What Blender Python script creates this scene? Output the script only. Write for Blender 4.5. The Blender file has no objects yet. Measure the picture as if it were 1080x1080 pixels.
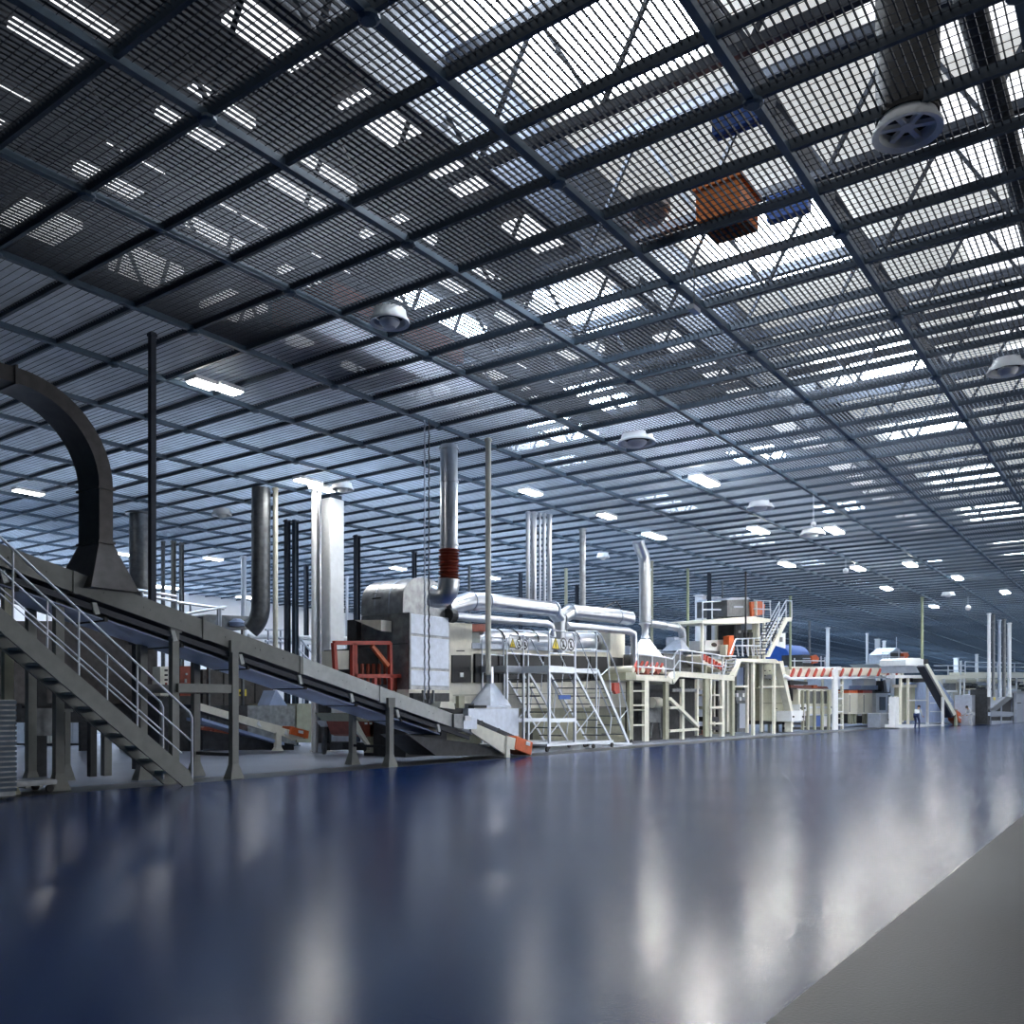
import bpy, bmesh, math, random
from mathutils import Vector, Matrix
random.seed(7)
SC = bpy.context.scene
COL = SC.collection
H = 1.35; F = 942.0; HY = 746.0
YAW = math.atan2(680, 942)
FX, FY = -math.sin(YAW), math.cos(YAW)
RX, RY = FY, -FX
CZ = 7.9                                   # underside of the grating ceiling

def onD(px, py, d):
    r = (px-540)/F*d
    return Vector((FX*d+RX*r, FY*d+RY*r, H+(HY-py)/F*d))
def onZ(px, py, z=0.0):
    return onD(px, py, F*(z-H)/(HY-py))
def onX(px, py, X):
    return onD(px, py, X/(FX+RX*(px-540)/F))
def dep(v): return FX*v[0]+FY*v[1]

# ---------------------------------------------------------------- materials
def mat(name, col, rough=.5, metal=0., var=.12, scale=6., bump=0., emit=None, estr=0., coat=0.):
    m = bpy.data.materials.new(name); m.use_nodes = True
    nt = m.node_tree; n = nt.nodes; l = nt.links; b = n['Principled BSDF']
    b.inputs['Roughness'].default_value = rough; b.inputs['Metallic'].default_value = metal
    if coat: b.inputs['Coat Weight'].default_value = coat
    tc = n.new('ShaderNodeTexCoord'); no = n.new('ShaderNodeTexNoise')
    no.inputs['Scale'].default_value = scale; no.inputs['Detail'].default_value = 4
    l.new(tc.outputs['Object'], no.inputs['Vector'])
    r = n.new('ShaderNodeValToRGB')
    r.color_ramp.elements[0].position = .3; r.color_ramp.elements[1].position = .7
    r.color_ramp.elements[0].color = [c*(1-var) for c in col[:3]]+[1]
    r.color_ramp.elements[1].color = [min(1, c*(1+var)) for c in col[:3]]+[1]
    l.new(no.outputs['Fac'], r.inputs['Fac']); l.new(r.outputs['Color'], b.inputs['Base Color'])
    if bump:
        bn = n.new('ShaderNodeBump'); bn.inputs['Strength'].default_value = bump; bn.inputs['Distance'].default_value = .01
        l.new(no.outputs['Fac'], bn.inputs['Height']); l.new(bn.outputs['Normal'], b.inputs['Normal'])
    if emit:
        b.inputs['Emission Color'].default_value = list(emit)+[1]; b.inputs['Emission Strength'].default_value = estr
    return m

M = {
 'beam': mat('slate_blue_paint', (.07,.115,.165), .45),
 'purlin': mat('dark_blue_paint', (.032,.055,.085), .5),
 'grate': mat('galvanised_grating', (.03,.04,.058), .5, .2, scale=2),  # dark copy of the grating, shade put into its colour
 'gratelt': mat('bright_galvanised_grating', (.50,.57,.66), .42, .35, scale=2),  # pale copy of the same grating, light put into its colour
 'truss': mat('dark_truss_paint', (.022,.032,.052), .6),
 'roof': mat('cream_roof_sheet', (.50,.49,.44), .8, scale=1.2, var=.25),
 'sky': mat('daylight_sheet', (.8,.85,.9), .5, emit=(.82,.9,1), estr=26),
 'skydim': mat('frosted_daylight_sheet', (.8,.85,.9), .5, emit=(.95,.96,1), estr=1.3),
 'skyfar': mat('blue_daylight_sheet', (.8,.85,.9), .5, emit=(.68,.82,1), estr=26),
 'sheet': mat('translucent_roof_sheet', (.75,.74,.68), .6, scale=1.5, emit=(.97,.98,.96), estr=.45),  # faint glow added so the roof underside looks lit
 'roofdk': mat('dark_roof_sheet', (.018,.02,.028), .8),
 'wall': mat('white_wall_paint', (.85,.88,.92), .8, scale=.5, var=.08),
 'wallteal': mat('dark_teal_wall', (.02,.07,.11), .6, scale=.5),
 'lamp': mat('lamp_diffuser', (.9,.9,.9), .5, emit=(1,.98,.92), estr=115),
 'lamplow': mat('low_lamp_diffuser', (.9,.9,.9), .5, emit=(1,.98,.92), estr=14),
 'lampbig': mat('aisle_lamp_diffuser', (.9,.9,.9), .5, emit=(1,.98,.94), estr=170),
 'winlight': mat('daylight_window_pane', (.8,.85,.9), .5, emit=(.95,.97,1), estr=6),  # glow of the added panes in the unseen right wall
 'skyhot': mat('far_daylight_sheet', (.8,.85,.9), .5, emit=(.8,.9,1), estr=18),
 'lampdim': mat('dim_lamp_diffuser', (.9,.9,.9), .5, emit=(1,.98,.92), estr=50),
 'white': mat('white_enamel', (.82,.84,.86), .4, var=.05),
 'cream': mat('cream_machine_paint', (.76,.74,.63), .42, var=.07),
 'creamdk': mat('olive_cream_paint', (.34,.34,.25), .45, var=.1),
 'grey': mat('grey_machine_paint', (.19,.195,.18), .45, var=.1),
 'greylt': mat('light_grey_paint', (.50,.52,.50), .45, var=.1),
 'blue_sheet': mat('blue_grey_sheet', (.34,.43,.64), .4, var=.15, scale=2),
 'steel': mat('brushed_stainless', (.60,.62,.66), .3, 1., var=.12, scale=3),
 'steelrough': mat('weathered_steel_sheet', (.33,.34,.35), .42, .8, var=.3, scale=5),
 'steeldk': mat('dark_steel', (.16,.17,.18), .4, .8, var=.25),
 'galv': mat('galvanised_sheet', (.48,.53,.62), .4, .6, var=.1),
 'alu': mat('aluminium_tube', (.62,.66,.72), .35, .75, var=.06),
 'black': mat('black_rubber', (.012,.012,.014), .6),
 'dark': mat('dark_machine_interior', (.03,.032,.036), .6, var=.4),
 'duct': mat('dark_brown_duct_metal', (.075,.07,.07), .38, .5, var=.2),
 'glass': mat('dark_window_glass', (.010,.011,.013), .5, 0),
 'orange': mat('orange_paint', (.62,.12,.03), .45, var=.15),
 'red': mat('red_paint', (.42,.045,.025), .45, var=.15),
 'rust': mat('red_brown_enamel', (.28,.06,.035), .5, var=.25),
 'crate': mat('bright_orange_plastic', (.9,.24,.03), .5, emit=None),
 'blue': mat('blue_paint', (.02,.10,.42), .4, var=.1),
 'navy': mat('navy_cloth', (.015,.03,.10), .8),
 'yellow': mat('yellow_paint', (.7,.55,.05), .5),
 'olive': mat('olive_pole_paint', (.28,.32,.20), .45),
 'skin': mat('skin', (.5,.3,.2), .6), 'hair': mat('dark_hair', (.02,.015,.01), .7),
 'cloth': mat('pale_cloth', (.6,.62,.64), .8),
 'belt': mat('rubber_belt', (.02,.025,.04), .55),
}

# ---------------------------------------------------------------- mesh collector
class B:
    def __init__(s): s.v = []; s.f = []
    def add(s, vs, fs):
        o = len(s.v); s.v += [tuple(v) for v in vs]; s.f += [tuple(o+i for i in f) for f in fs]; return s
    def box(s, a, b):
        (x0,y0,z0),(x1,y1,z1) = a, b
        x0,x1 = min(x0,x1),max(x0,x1); y0,y1 = min(y0,y1),max(y0,y1); z0,z1 = min(z0,z1),max(z0,z1)
        return s.add([(x0,y0,z0),(x1,y0,z0),(x1,y1,z0),(x0,y1,z0),(x0,y0,z1),(x1,y0,z1),(x1,y1,z1),(x0,y1,z1)],
            [(0,3,2,1),(4,5,6,7),(0,1,5,4),(1,2,6,5),(2,3,7,6),(3,0,4,7)])
    def prism(s, poly, off):
        """poly: list of 3-D points, off: extrusion vector"""
        n = len(poly); off = Vector(off); p = [Vector(q) for q in poly]
        nrm = Vector((0,0,0))
        for i in range(n): nrm += p[i].cross(p[(i+1)%n])
        if nrm.dot(off) > 0: p.reverse()
        q = [a+off for a in p]
        return s.add(p+q, [tuple(range(n)), tuple(reversed(range(n, 2*n)))]+[(i, n+i, n+(i+1)%n, (i+1)%n)[::-1][::-1] for i in range(n)])
    def bar(s, a, b, w, h=None, up=(0,0,1)):
        """rectangular bar a->b, width w sideways, h along up"""
        h = h or w; a = Vector(a); b = Vector(b); d = (b-a).normalized(); up = Vector(up)
        if abs(d.dot(up)) > .99: up = Vector((0,1,0))
        sd = d.cross(up).normalized(); u = sd.cross(d)
        P = []
        for c in (a, b):
            for i, j in ((-1,-1),(1,-1),(1,1),(-1,1)): P.append(c+sd*i*w/2+u*j*h/2)
        return s.add(P, [(0,1,2,3),(7,6,5,4),(0,4,5,1),(1,5,6,2),(2,6,7,3),(3,7,4,0)])
    def tube(s, pts, r, n=8, cap=True):
        pts = [Vector(p) for p in pts]; rs = r if isinstance(r, (list, tuple)) else [r]*len(pts)
        d0 = (pts[1]-pts[0]).normalized(); ref = Vector((0,0,1)) if abs(d0.z) < .9 else Vector((1,0,0))
        u = (ref-d0*ref.dot(d0)).normalized(); V = []
        for i, p in enumerate(pts):
            d = ((pts[min(i+1,len(pts)-1)]-p).normalized()+(p-pts[max(i-1,0)]).normalized()).normalized() if 0 < i < len(pts)-1 else (pts[min(i+1,len(pts)-1)]-pts[max(i-1,0)]).normalized()
            u = (u-d*u.dot(d)).normalized(); w = d.cross(u)
            for k in range(n):
                t = 2*math.pi*k/n; V.append(p+(u*math.cos(t)+w*math.sin(t))*rs[i])
        Fs = []
        for i in range(len(pts)-1):
            for k in range(n):
                a, b = i*n+k, i*n+(k+1)%n; Fs.append((a, b, b+n, a+n))
        if cap: Fs.append(tuple(reversed(range(n)))); Fs.append(tuple(range((len(pts)-1)*n, len(pts)*n)))
        return s.add(V, Fs)
    def cyl(s, c, r, h, n=16, r2=None):
        c = Vector(c); return s.tube([c, c+Vector((0,0,h))], [r, r if r2 is None else r2], n)
    def lathe(s, c, prof, n=24, z=(0,0,1)):
        c = Vector(c); V = []
        for (r, h) in prof:
            for k in range(n):
                t = 2*math.pi*k/n; V.append(c+Vector((r*math.cos(t), r*math.sin(t), h)))
        Fs = [(i*n+k, i*n+(k+1)%n, (i+1)*n+(k+1)%n, (i+1)*n+k) for i in range(len(prof)-1) for k in range(n)]
        return s.add(V, Fs)
    def frust(s, c0, a0, b0, c1, a1, b1):
        """rectangular frustum, centres c0 c1, half sizes a (x) b (y)"""
        V = []
        for c, a, b in ((c0,a0,b0),(c1,a1,b1)):
            for i, j in ((-1,-1),(1,-1),(1,1),(-1,1)): V.append((c[0]+i*a, c[1]+j*b, c[2]))
        return s.add(V, [(3,2,1,0),(4,5,6,7),(0,1,5,4),(1,2,6,5),(2,3,7,6),(3,0,4,7)])
    def obj(s, name, m, parent=None, smooth=False, bevel=0):
        me = bpy.data.meshes.new(name)
        o0 = Vector((0,0,0))
        q = parent
        while q is not None: o0 += q.location; q = q.parent
        if parent is None and s.v:
            lo = [min(v[i] for v in s.v) for i in range(3)]; hi = [max(v[i] for v in s.v) for i in range(3)]
            o0 = Vector(((lo[0]+hi[0])/2, (lo[1]+hi[1])/2, lo[2]))
        me.from_pydata([tuple(Vector(v)-o0) for v in s.v], [], s.f)
        me.materials.append(M[m] if isinstance(m, str) else m)
        bm = bmesh.new(); bm.from_mesh(me); bmesh.ops.recalc_face_normals(bm, faces=bm.faces); bm.to_mesh(me); bm.free()
        o = bpy.data.objects.new(name, me); COL.objects.link(o)
        if parent is not None: o.parent = parent
        else: o.location = o0
        if smooth:
            for p in me.polygons: p.use_smooth = True
            md = o.modifiers.new('es', 'EDGE_SPLIT'); md.split_angle = math.radians(38)
        if bevel:
            md = o.modifiers.new('bv', 'BEVEL'); md.width = bevel; md.segments = 1; md.limit_method = 'ANGLE'
        return o

TH = []
def tag(o, label, cat, group=None, kind=None):
    if label: o['label'] = label
    if cat: o['category'] = cat
    if group: o['group'] = group
    if kind: o['kind'] = kind
    TH.append(o); return o
def thing(name, loc, label, cat, group=None):
    o = bpy.data.objects.new(name, None); COL.objects.link(o); o.location = Vector(loc); o.empty_display_size = .1
    return tag(o, label, cat, group)
def struct(b, name, m, **k):
    o = b.obj(name, m, **k); o['kind'] = 'structure'; return o
def copy_tree(o, parent=None):
    c = o.copy(); COL.objects.link(c); c.parent = parent
    for ch in list(o.children): copy_tree(ch, c)
    return c
# ---------------------------------------------------------------- floor, walls
def floor_mat(name, c1, c2, r0, r1, bump, spec=.4):
    m = bpy.data.materials.new(name); m.use_nodes = True
    nt = m.node_tree; n = nt.nodes; l = nt.links; b = n['Principled BSDF']
    tc = n.new('ShaderNodeTexCoord')
    a = n.new('ShaderNodeTexNoise'); a.inputs['Scale'].default_value = .35; a.inputs['Detail'].default_value = 6
    l.new(tc.outputs['Object'], a.inputs['Vector'])
    r = n.new('ShaderNodeValToRGB'); r.color_ramp.elements[0].color = list(c1)+[1]; r.color_ramp.elements[1].color = list(c2)+[1]
    l.new(a.outputs['Fac'], r.inputs['Fac']); l.new(r.outputs['Color'], b.inputs['Base Color'])
    mp = n.new('ShaderNodeMapRange'); mp.inputs[3].default_value = r0; mp.inputs[4].default_value = r1
    l.new(a.outputs['Fac'], mp.inputs[0]); l.new(mp.outputs[0], b.inputs['Roughness'])
    f = n.new('ShaderNodeTexNoise'); f.inputs['Scale'].default_value = 55; f.inputs['Detail'].default_value = 3
    l.new(tc.outputs['Object'], f.inputs['Vector'])
    bp = n.new('ShaderNodeBump'); bp.inputs['Strength'].default_value = bump; bp.inputs['Distance'].default_value = .004
    l.new(f.outputs['Fac'], bp.inputs['Height']); l.new(bp.outputs['Normal'], b.inputs['Normal'])
    b.inputs['Specular IOR Level'].default_value = spec
    return m
M['floor_blue'] = floor_mat('navy_epoxy_floor', (.003,.013,.058), (.006,.023,.092), .13, .22, .3, .14)
M['floor_grey'] = floor_mat('grey_concrete_floor', (.04,.038,.034), (.065,.06,.054), .36, .46, .6, .2)
M['floor_pale'] = floor_mat('pale_grey_epoxy_floor', (.26,.29,.36), (.33,.36,.44), .2, .3, .2)
M['floor_dark'] = floor_mat('dark_floor_joint', (.02,.022,.026), (.035,.036,.04), .3, .45, .4)
Y0, Y1, XL, XR = -6, 190, -46, 16
struct(B().box((-13.9,Y0,-.2),(-1.354,Y1,0)), 'floor', 'floor_blue')
struct(B().box((-1.354,Y0,-.2),(XR,Y1,0.001)), 'floor_right', 'floor_grey')
struct(B().box((XL,Y0,-.2),(-14.9,Y1,0.001)), 'floor_left', 'floor_pale')
struct(B().box((-14.9,Y0,-.2),(-13.9,Y1,0.0005)), 'floor_joint', 'floor_dark')
struct(B().box((XL-.3,Y0,0),(XL,Y1,12.6)), 'wall_left', 'wall')
struct(B().box((XL,Y1,0),(XR,Y1+.3,12.6)), 'wall_far', 'wallteal')
struct(B().box((XR,Y0,0),(XR+.3,Y1,12.6)), 'wall_right', 'wall')
struct(B().box((XL,Y0-.3,0),(XR,Y0,12.6)), 'wall_back', 'wallteal')

# ---------------------------------------------------------------- grating ceiling: bearing bars along y, cross wires along x
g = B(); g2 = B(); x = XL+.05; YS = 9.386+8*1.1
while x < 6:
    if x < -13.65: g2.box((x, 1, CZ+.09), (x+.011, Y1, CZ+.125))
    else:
        ys_ = 10.486 if x < -11.13 else YS  # bars change from the painted-shade to the painted-lit copy here
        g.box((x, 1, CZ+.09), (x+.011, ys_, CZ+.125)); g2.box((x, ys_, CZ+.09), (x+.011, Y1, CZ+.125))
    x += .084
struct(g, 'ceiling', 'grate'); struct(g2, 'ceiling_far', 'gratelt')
g = B(); y = 1.0
while y < Y1:
    g.box((XL, y, CZ+.082), (6, y+.0045, CZ+.09)); y += .13 if y < 60 else .39
struct(g, 'ceiling_wire', 'grate')
# beams along y (with bolted nodes), purlins along x
n = 1
for k in range(-3, 17):
    x = -3.55-2.52*k
    if x > 5 or x < XL: continue
    b = B().box((x-.045, 1, CZ), (x+.045, Y1, CZ+.09))
    for q in range(-2, 54):
        yy = 9.386+3.3*q
        if yy > 100: break
        b.lathe((x, yy, CZ-.035), [(0,0),(.075,0),(.11,.02),(.11,.055),(.05,.055)], 10)
    struct(b, 'trim_%d' % n, 'beam'); n += 1
y = 9.386-7*1.1
while y < Y1-1:
    struct(B().box((XL, y-.028, CZ+.02), (6, y+.028, CZ+.15)), 'trim_%d' % n, 'purlin'); n += 1
    y += 1.1
# ---------------------------------------------------------------- roof space
RZ = 12.2
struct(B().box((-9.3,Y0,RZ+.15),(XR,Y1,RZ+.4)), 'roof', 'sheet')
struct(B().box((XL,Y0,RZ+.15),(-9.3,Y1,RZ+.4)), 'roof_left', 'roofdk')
y = 4.4; k = 0
while y < 110:
    b = B().box((XL, y-.07, 11.6), (XR-1, y+.07, 11.8)).box((XL, y-.05, 9.7), (XR-1, y+.05, 9.85))
    xx = XL
    if y < 50:
        while xx < XR-3:
            b.bar((xx, y, 9.8), (xx+1.1, y, 11.65), .06); b.bar((xx+1.1, y, 11.65), (xx+2.2, y, 9.8), .06); xx += 2.2
    struct(b, 'trim_%d' % n, 'truss'); n += 1; y += 3.3 if y < 60 else 6.6
for x in [-40, -33, -26, -20.2, -15.1, -12.7, -9.6, -5.1, -1.2, 3]:
    struct(B().box((x-.09, 1, 10.9), (x+.09, Y1, 11.25)), 'trim_%d' % n, 'truss'); n += 1
w = 1
def sky(cx, cy, sx, sy, m):
    global w
    struct(B().box((cx-sx/2, cy-sy/2, RZ), (cx+sx/2, cy+sy/2, RZ+.14)), 'window_%d' % w, m); w += 1
# bright row
y = 12.2
while y < 180:
    sky(-7.4, y, 2.7, 3.3, 'sky' if y < 26 else 'skyhot'); y += 8.8
y = 6
while y < 180:
    sky(-2.5, y, 2.4, 3.0, 'skydim'); sky(.8, y+.4, 2.2, 3.0, 'skydim'); y += 4.4
y = 9.5
while y < 60:
    sky(-11.4, y, 1.35, 1.35, 'skydim'); y += 2.5
for x in (-14.3, -17.2, -20.4, -24):
    y = 7.5
    while y < 26:
        sky(x, y, 1.3, 1.25, 'skydim'); y += 2.6
y = 32
while y < 180:
    sky(-22, y, 3, 4, 'skyfar'); sky(-36, y+4, 3, 4, 'skyfar'); sky(-14, y+6, 2, 3, 'skyfar'); y += 12
for y in (14, 24): sky(-33, y, 3, 4, 'skyfar'); sky(-41, y+4, 3, 4, 'skyfar')
struct(B().box((-9.4,1,10.45),(-9.2,30,RZ)), 'trim_%d' % n, 'truss'); n += 1  # baffle added to keep the bright skylight row off the left bars
for x_,y_ in ((-16.6,19),(-19,30),(-16,27),(-28,34),(-12.5,21)): sky(x_, y_, 1.8, 3, 'skyfar')  # extra roof lights added to brighten patches of the ceiling below
for i in range(12):  # glowing panes with frames, added out of view to light the machine fronts
    y_ = 20+i*7
    struct(B().box((XR-.06,y_,1.6),(XR-.02,y_+4.6,5.6)), 'window_%d' % w, 'winlight'); w += 1
    b = B().box((XR-.12,y_-.12,1.48),(XR,y_,5.72)).box((XR-.12,y_+4.6,1.48),(XR,y_+4.72,5.72)).box((XR-.12,y_,1.48),(XR,y_+4.6,1.6)).box((XR-.12,y_,5.6),(XR,y_+4.6,5.72)).box((XR-.1,y_+2.26,1.6),(XR,y_+2.34,5.6))
    struct(b, 'trim_%d' % n, 'white'); n += 1
# large dark pipes running above the grating, and brown duct boxes
def along(name, x, z, r, y0, y1, m, label):
    tag(B().tube([(x,y0,z),(x,y1,z)], r, 14).obj(name, m, smooth=True), label, 'pipe')
along('overhead_pipe', -1.75, 9.5, .16, 2, 60, 'dark', 'dark overhead pipe above the grating, running just right of the black fan duct')
along('overhead_pipe', -1.05, 9.5, .2, 2, 60, 'dark', 'thicker dark overhead pipe above the grating, the outer of the two beside the fan duct')
# ---------------------------------------------------------------- columns, pipes and ducts that reach the ceiling
def riser(name, px, yt, yb, wpx, m, label, cat, shape='round', flanges=0, group=None, extra=None):
    p = onZ(px, yt, CZ); d = dep(p); zb = H+(HY-yb)/F*d if yb is not None else 0.0
    r = wpx/F*d/2*(1 if shape == 'round' else .74); zb = max(zb, 0)
    b = B()
    if shape == 'round': b.tube([(p.x,p.y,zb),(p.x,p.y,CZ+.02)], r, 20 if wpx > 6 else 10)
    elif shape == 'square': b.box((p.x-r,p.y-r,zb),(p.x+r,p.y+r,CZ+.02))
    elif shape == 'hbeam':
        b.box((p.x-r,p.y-r,zb),(p.x+r,p.y-r*.8,CZ+.02)).box((p.x-r,p.y+r*.8,zb),(p.x+r,p.y+r,CZ+.02)).box((p.x-r*.12,p.y-r*.8,zb),(p.x+r*.12,p.y+r*.8,CZ+.02))
    t = thing(name, (p.x,p.y,zb), label, cat, group)
    b.obj('shaft', m, t, smooth=(shape == 'round'))
    f = B()
    if shape == 'round':
        f.lathe((p.x,p.y,CZ-.06), [(r,0),(r*1.35,0),(r*1.35,.05),(r,.05)], 16)
        f.obj('ceiling_collar', m, t, smooth=True)
        if flanges:
            f = B()
            for k in range(flanges):
                z = zb+(CZ-zb)*(k+.7)/(flanges+.4); f = B().lathe((p.x,p.y,z), [(r,0),(r+.018,.0),(r+.018,.05),(r,.05)], 20); f.obj('joint_band', m, t, smooth=True)
    else:
        f.box((p.x-r*1.3,p.y-r*1.3,CZ-.05),(p.x+r*1.3,p.y+r*1.3,CZ-.005)); f.obj('top_plate', m, t)
    if zb < .02:
        B().box((p.x-r*1.6,p.y-r*1.6,0.002),(p.x+r*1.6,p.y+r*1.6,.03)).obj('base_plate', m, t)
    return t, p, d, zb, r

riser('post', 160.5, 352, 650, 8, 'truss', 'black square post rising beside the dark elbow duct', 'post', 'square')
riser('duct_column', 148, 541, 640, 22, 'steeldk', 'stout dull steel duct column behind the black square post', 'column', flanges=3)
for i,(px,yt,w,l) in enumerate([(172,571,4,'thin grey post just behind the stout dull column'),(183,571,5,'grey post, the middle of three behind the sloping conveyor'),(191.5,573,5,'grey post with bluish side, the last of three behind the sloping conveyor')]):
    riser('post', px, yt, None, w, 'steeldk' if i != 1 else 'grey', l, 'post', 'hbeam' if i else 'square')
riser('post', 257, 587, None, 6, 'alu', 'pale slim post standing before the long white wall', 'post')
riser('post', 290.5, 515, 700, 5.5, 'cream', 'cream round post beside the bent stainless duct', 'post')
riser('post', 303, 549, None, 6.5, 'truss', 'black steel post between cream round post and white column, its nearer twin', 'post', 'hbeam')
riser('post', 311.5, 549, None, 6.5, 'purlin', 'blue-black steel post, nearer the white column of the two twins', 'post', 'hbeam')
riser('post', 323, 596, None, 5, 'truss', 'short-looking dark post close to the white column', 'post', 'hbeam')
riser('post', 376.5, 565, None, 7, 'truss', 'black post rising behind the oven, right of the white column', 'post', 'hbeam')
riser('post', 366, 608, None, 3, 'alu', 'slim pale post in the gap between white column and oven', 'post')
riser('post', 437, 582, None, 5, 'truss', 'black post behind the rounded hood of the oven', 'post', 'hbeam')
riser('post', 495, 597, None, 3, 'steeldk', 'slim grey post behind the main pipes, beside the red bellows', 'post')
riser('post', 549, 605, None, 4, 'truss', 'thin black post left of the chrome pipe cluster', 'post', 'hbeam')
riser('post', 597, 600, None, 3.5, 'creamdk', 'slim olive post right of the chrome pipe cluster', 'post')
riser('post', 608.5, 617, None, 4, 'truss', 'small black post touching the speckled column', 'post', 'hbeam')
riser('post', 614.5, 558, 650, 6.5, 'steelrough', 'speckled grey column between chrome pipes and silver bent duct', 'column')
riser('post', 725.5, 600, 688, 3, 'olive', 'olive green pole beside the hooded machine', 'pole')
riser('post', 748, 604, None, 4.6, 'truss', 'dark post crossing in front of the white columns at the tower', 'post', 'hbeam')
riser('post', 762, 613, None, 2, 'steeldk', 'hair-thin grey pole above the tower box', 'pole')
riser('post', 786.5, 603, 690, 2, 'black', 'thin black pole rising through the tower platform', 'pole')
riser('post', 833.5, 629, 709, 2.6, 'olive', 'olive pole beside the tower stair and blue tank', 'pole')
riser('post', 853.5, 655, 704, 2.6, 'steeldk', 'grey pole in front of the blue tank', 'pole')
riser('post', 873, 662, 706, 4, 'white', 'white pole standing right of the blue tank', 'pole')
riser('post', 914.5, 668, 705, 2.6, 'white', 'thin white pole over the slatted conveyor', 'pole')
riser('post', 972.5, 630, 695, 2.8, 'olive', 'olive pole above the white conveyor hood', 'pole')
riser('post', 1030, 690, None, 3.2, 'white', 'short white pole left of the five pipes', 'pole')
for px,yt,w,m,l in [(1043,647,3.4,'white','pale pipe, first of the five above the stainless machine'),(1047.7,648,3,'steeldk','dark pipe, second of the five above the stainless machine'),
    (1054,654,3,'galv','greyish pipe, middle of the five above the stainless machine'),(1059,653,3.6,'steeldk','dark thick pipe, fourth of the five above the stainless machine'),(1064.5,657,3.8,'white','bright white pipe, last of the five above the stainless machine')]:
    riser('pipe_riser', px, yt, 735, w, m, l, 'pipe')
riser('post', 925.5, 674, None, 6, 'white', 'white square column right of the blue tank, wider of the pair', 'column', 'square')
riser('post', 932.5, 676, None, 3.4, 'white', 'slim white column, narrower of the pair', 'column')
riser('post', 1008.5, 694, None, 6, 'white', 'pale square column behind the far railing', 'column', 'square')
riser('post', 1013.3, 697, None, 2, 'white', 'slim white pole hugging the pale far column', 'pole')
riser('post', 739, 628, None, 12, 'white', 'white square column left of the tower, first of two', 'column', 'square')
riser('post', 755, 630, None, 11, 'white', 'white square column behind the tower box, second of two', 'column', 'square')
# chrome pipe cluster
for i,(px,w,m) in enumerate([(557,4.6,'steel'),(563,6.2,'steel'),(569.5,2.4,'alu'),(574,3.4,'steel'),(579.5,5,'steel')]):
    riser('pipe_riser', px, 540+i*.7, 638, w, m, ['chrome pipe at the outer end of the cluster behind the main pipes','thickest chrome pipe of the cluster','thinnest pipe of the chrome cluster','mid-width chrome pipe next to the thinnest one','chrome pipe closing the cluster beside the speckled column'][i], 'pipe')
# big white column with chrome pipe
p = onZ(345, 524, CZ); d = dep(p); hw = 12.5/F*d
t = thing('white_column', (p.x,p.y,0), 'big white square column with a dark foot behind the sloping conveyor', 'column')
cx = onD(349, 600, d).x; cy = onD(349, 600, d).y
a = hw*.80
B().box((cx-a,cy-a,.75),(cx+a,cy+a,CZ-.1)).obj('shaft', 'white', t, bevel=.03)
B().box((cx-a-.04,cy-a-.04,.03),(cx+a+.04,cy+a+.04,.75)).obj('foot_casing', 'dark', t)
B().lathe((cx,cy,.0), [(0,.03),(a*2.2,.03),(a*2.3,0)], 20).obj('base_disc', 'steeldk', t)
B().box((cx-a*.8,cy-a*.8,CZ-.1),(cx+a*.8,cy+a*.8,CZ+.03)).obj('capital', 'truss', t)
for px,w,m,l in [(331.5,6,'white','white pipe clipped to the big white column, outermost'),(336.8,4.4,'steel','chrome pipe running up the big white column')]:
    q = onD(px, 600, d-1.0)
    b = B().tube([(q.x,q.y,.0),(q.x,q.y,CZ)], w/F*d/2, 12); tag(b.obj('pipe_riser', m, smooth=True), l, 'pipe')
# stainless ducts
def duct(name, pts, r, m, label, seg=0, n=22):
    b = B().tube(pts, r, n); t = thing(name, pts[-1], label, 'duct')
    b.obj('tube', m, t, smooth=True)
    f = B()
    for i in range(len(pts)-1):
        a, c = Vector(pts[i]), Vector(pts[i+1]); L = (c-a).length
        if L < 1.2: continue
        k = max(1, int(L/1.5))
        for j in range(k):
            q = a+(c-a)*(j+.5)/k; dd = (c-a).normalized()*.025; B().tube([q-dd, q+dd], r+.014, n).obj('joint_band', m, t, smooth=True)
    if f.v: f.obj('joint_band', m, t, smooth=True)
    return t
def arc(a, b, c, n=6):
    a, b, c = map(Vector, (a, b, c)); return [a*(1-t)**2+b*2*t*(1-t)+c*t*t for t in [i/n for i in range(n+1)]]
p = onZ(275.5, 515, CZ); d = dep(p)
duct('bent_duct', [(p.x,p.y,CZ)]+arc(onD(275,638,d), onD(275,655,d), onD(264,664,d)), 9.8/F*d, 'steeldk', 'dull stainless duct bending away at its foot beside the cream post')
dR = dep(onZ(473, 470, CZ))
p = onD(473, 470, dR)
t = thing('exhaust_riser', onD(473, 640, dR), 'bright stainless exhaust riser with red bellows above the oven', 'duct')
r = 9.3/F*dR
B().tube([onD(473.5,470,dR), onD(473.5,580,dR)], r, 24).obj('tube', 'steel', t, smooth=True)
f = B()
for yy in (473, 508, 545, 574): B().tube([onD(473.5,yy,dR), onD(473.5,yy+1.6,dR)], r*1.12, 24).obj('joint_band', 'steel', t, smooth=True)
pr = []
for k in range(23): pr.append((r*(1.22 if k%2 else .9), -k*.038))
c = onD(473.5,579,dR); b = B().lathe((c.x,c.y,c.z), pr, 24); b.obj('bellows', 'rust', t, smooth=False)
B().tube(arc(onD(473.5,611,dR), onD(473.5,636,dR), onD(455,628,dR+.1), 8), r*1.25, 22).obj('elbow', 'steel', t, smooth=True)
riser('post', 515, 463, 712, 6, 'cream', 'tall cream round post standing on the sheet metal hopper', 'post')
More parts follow.
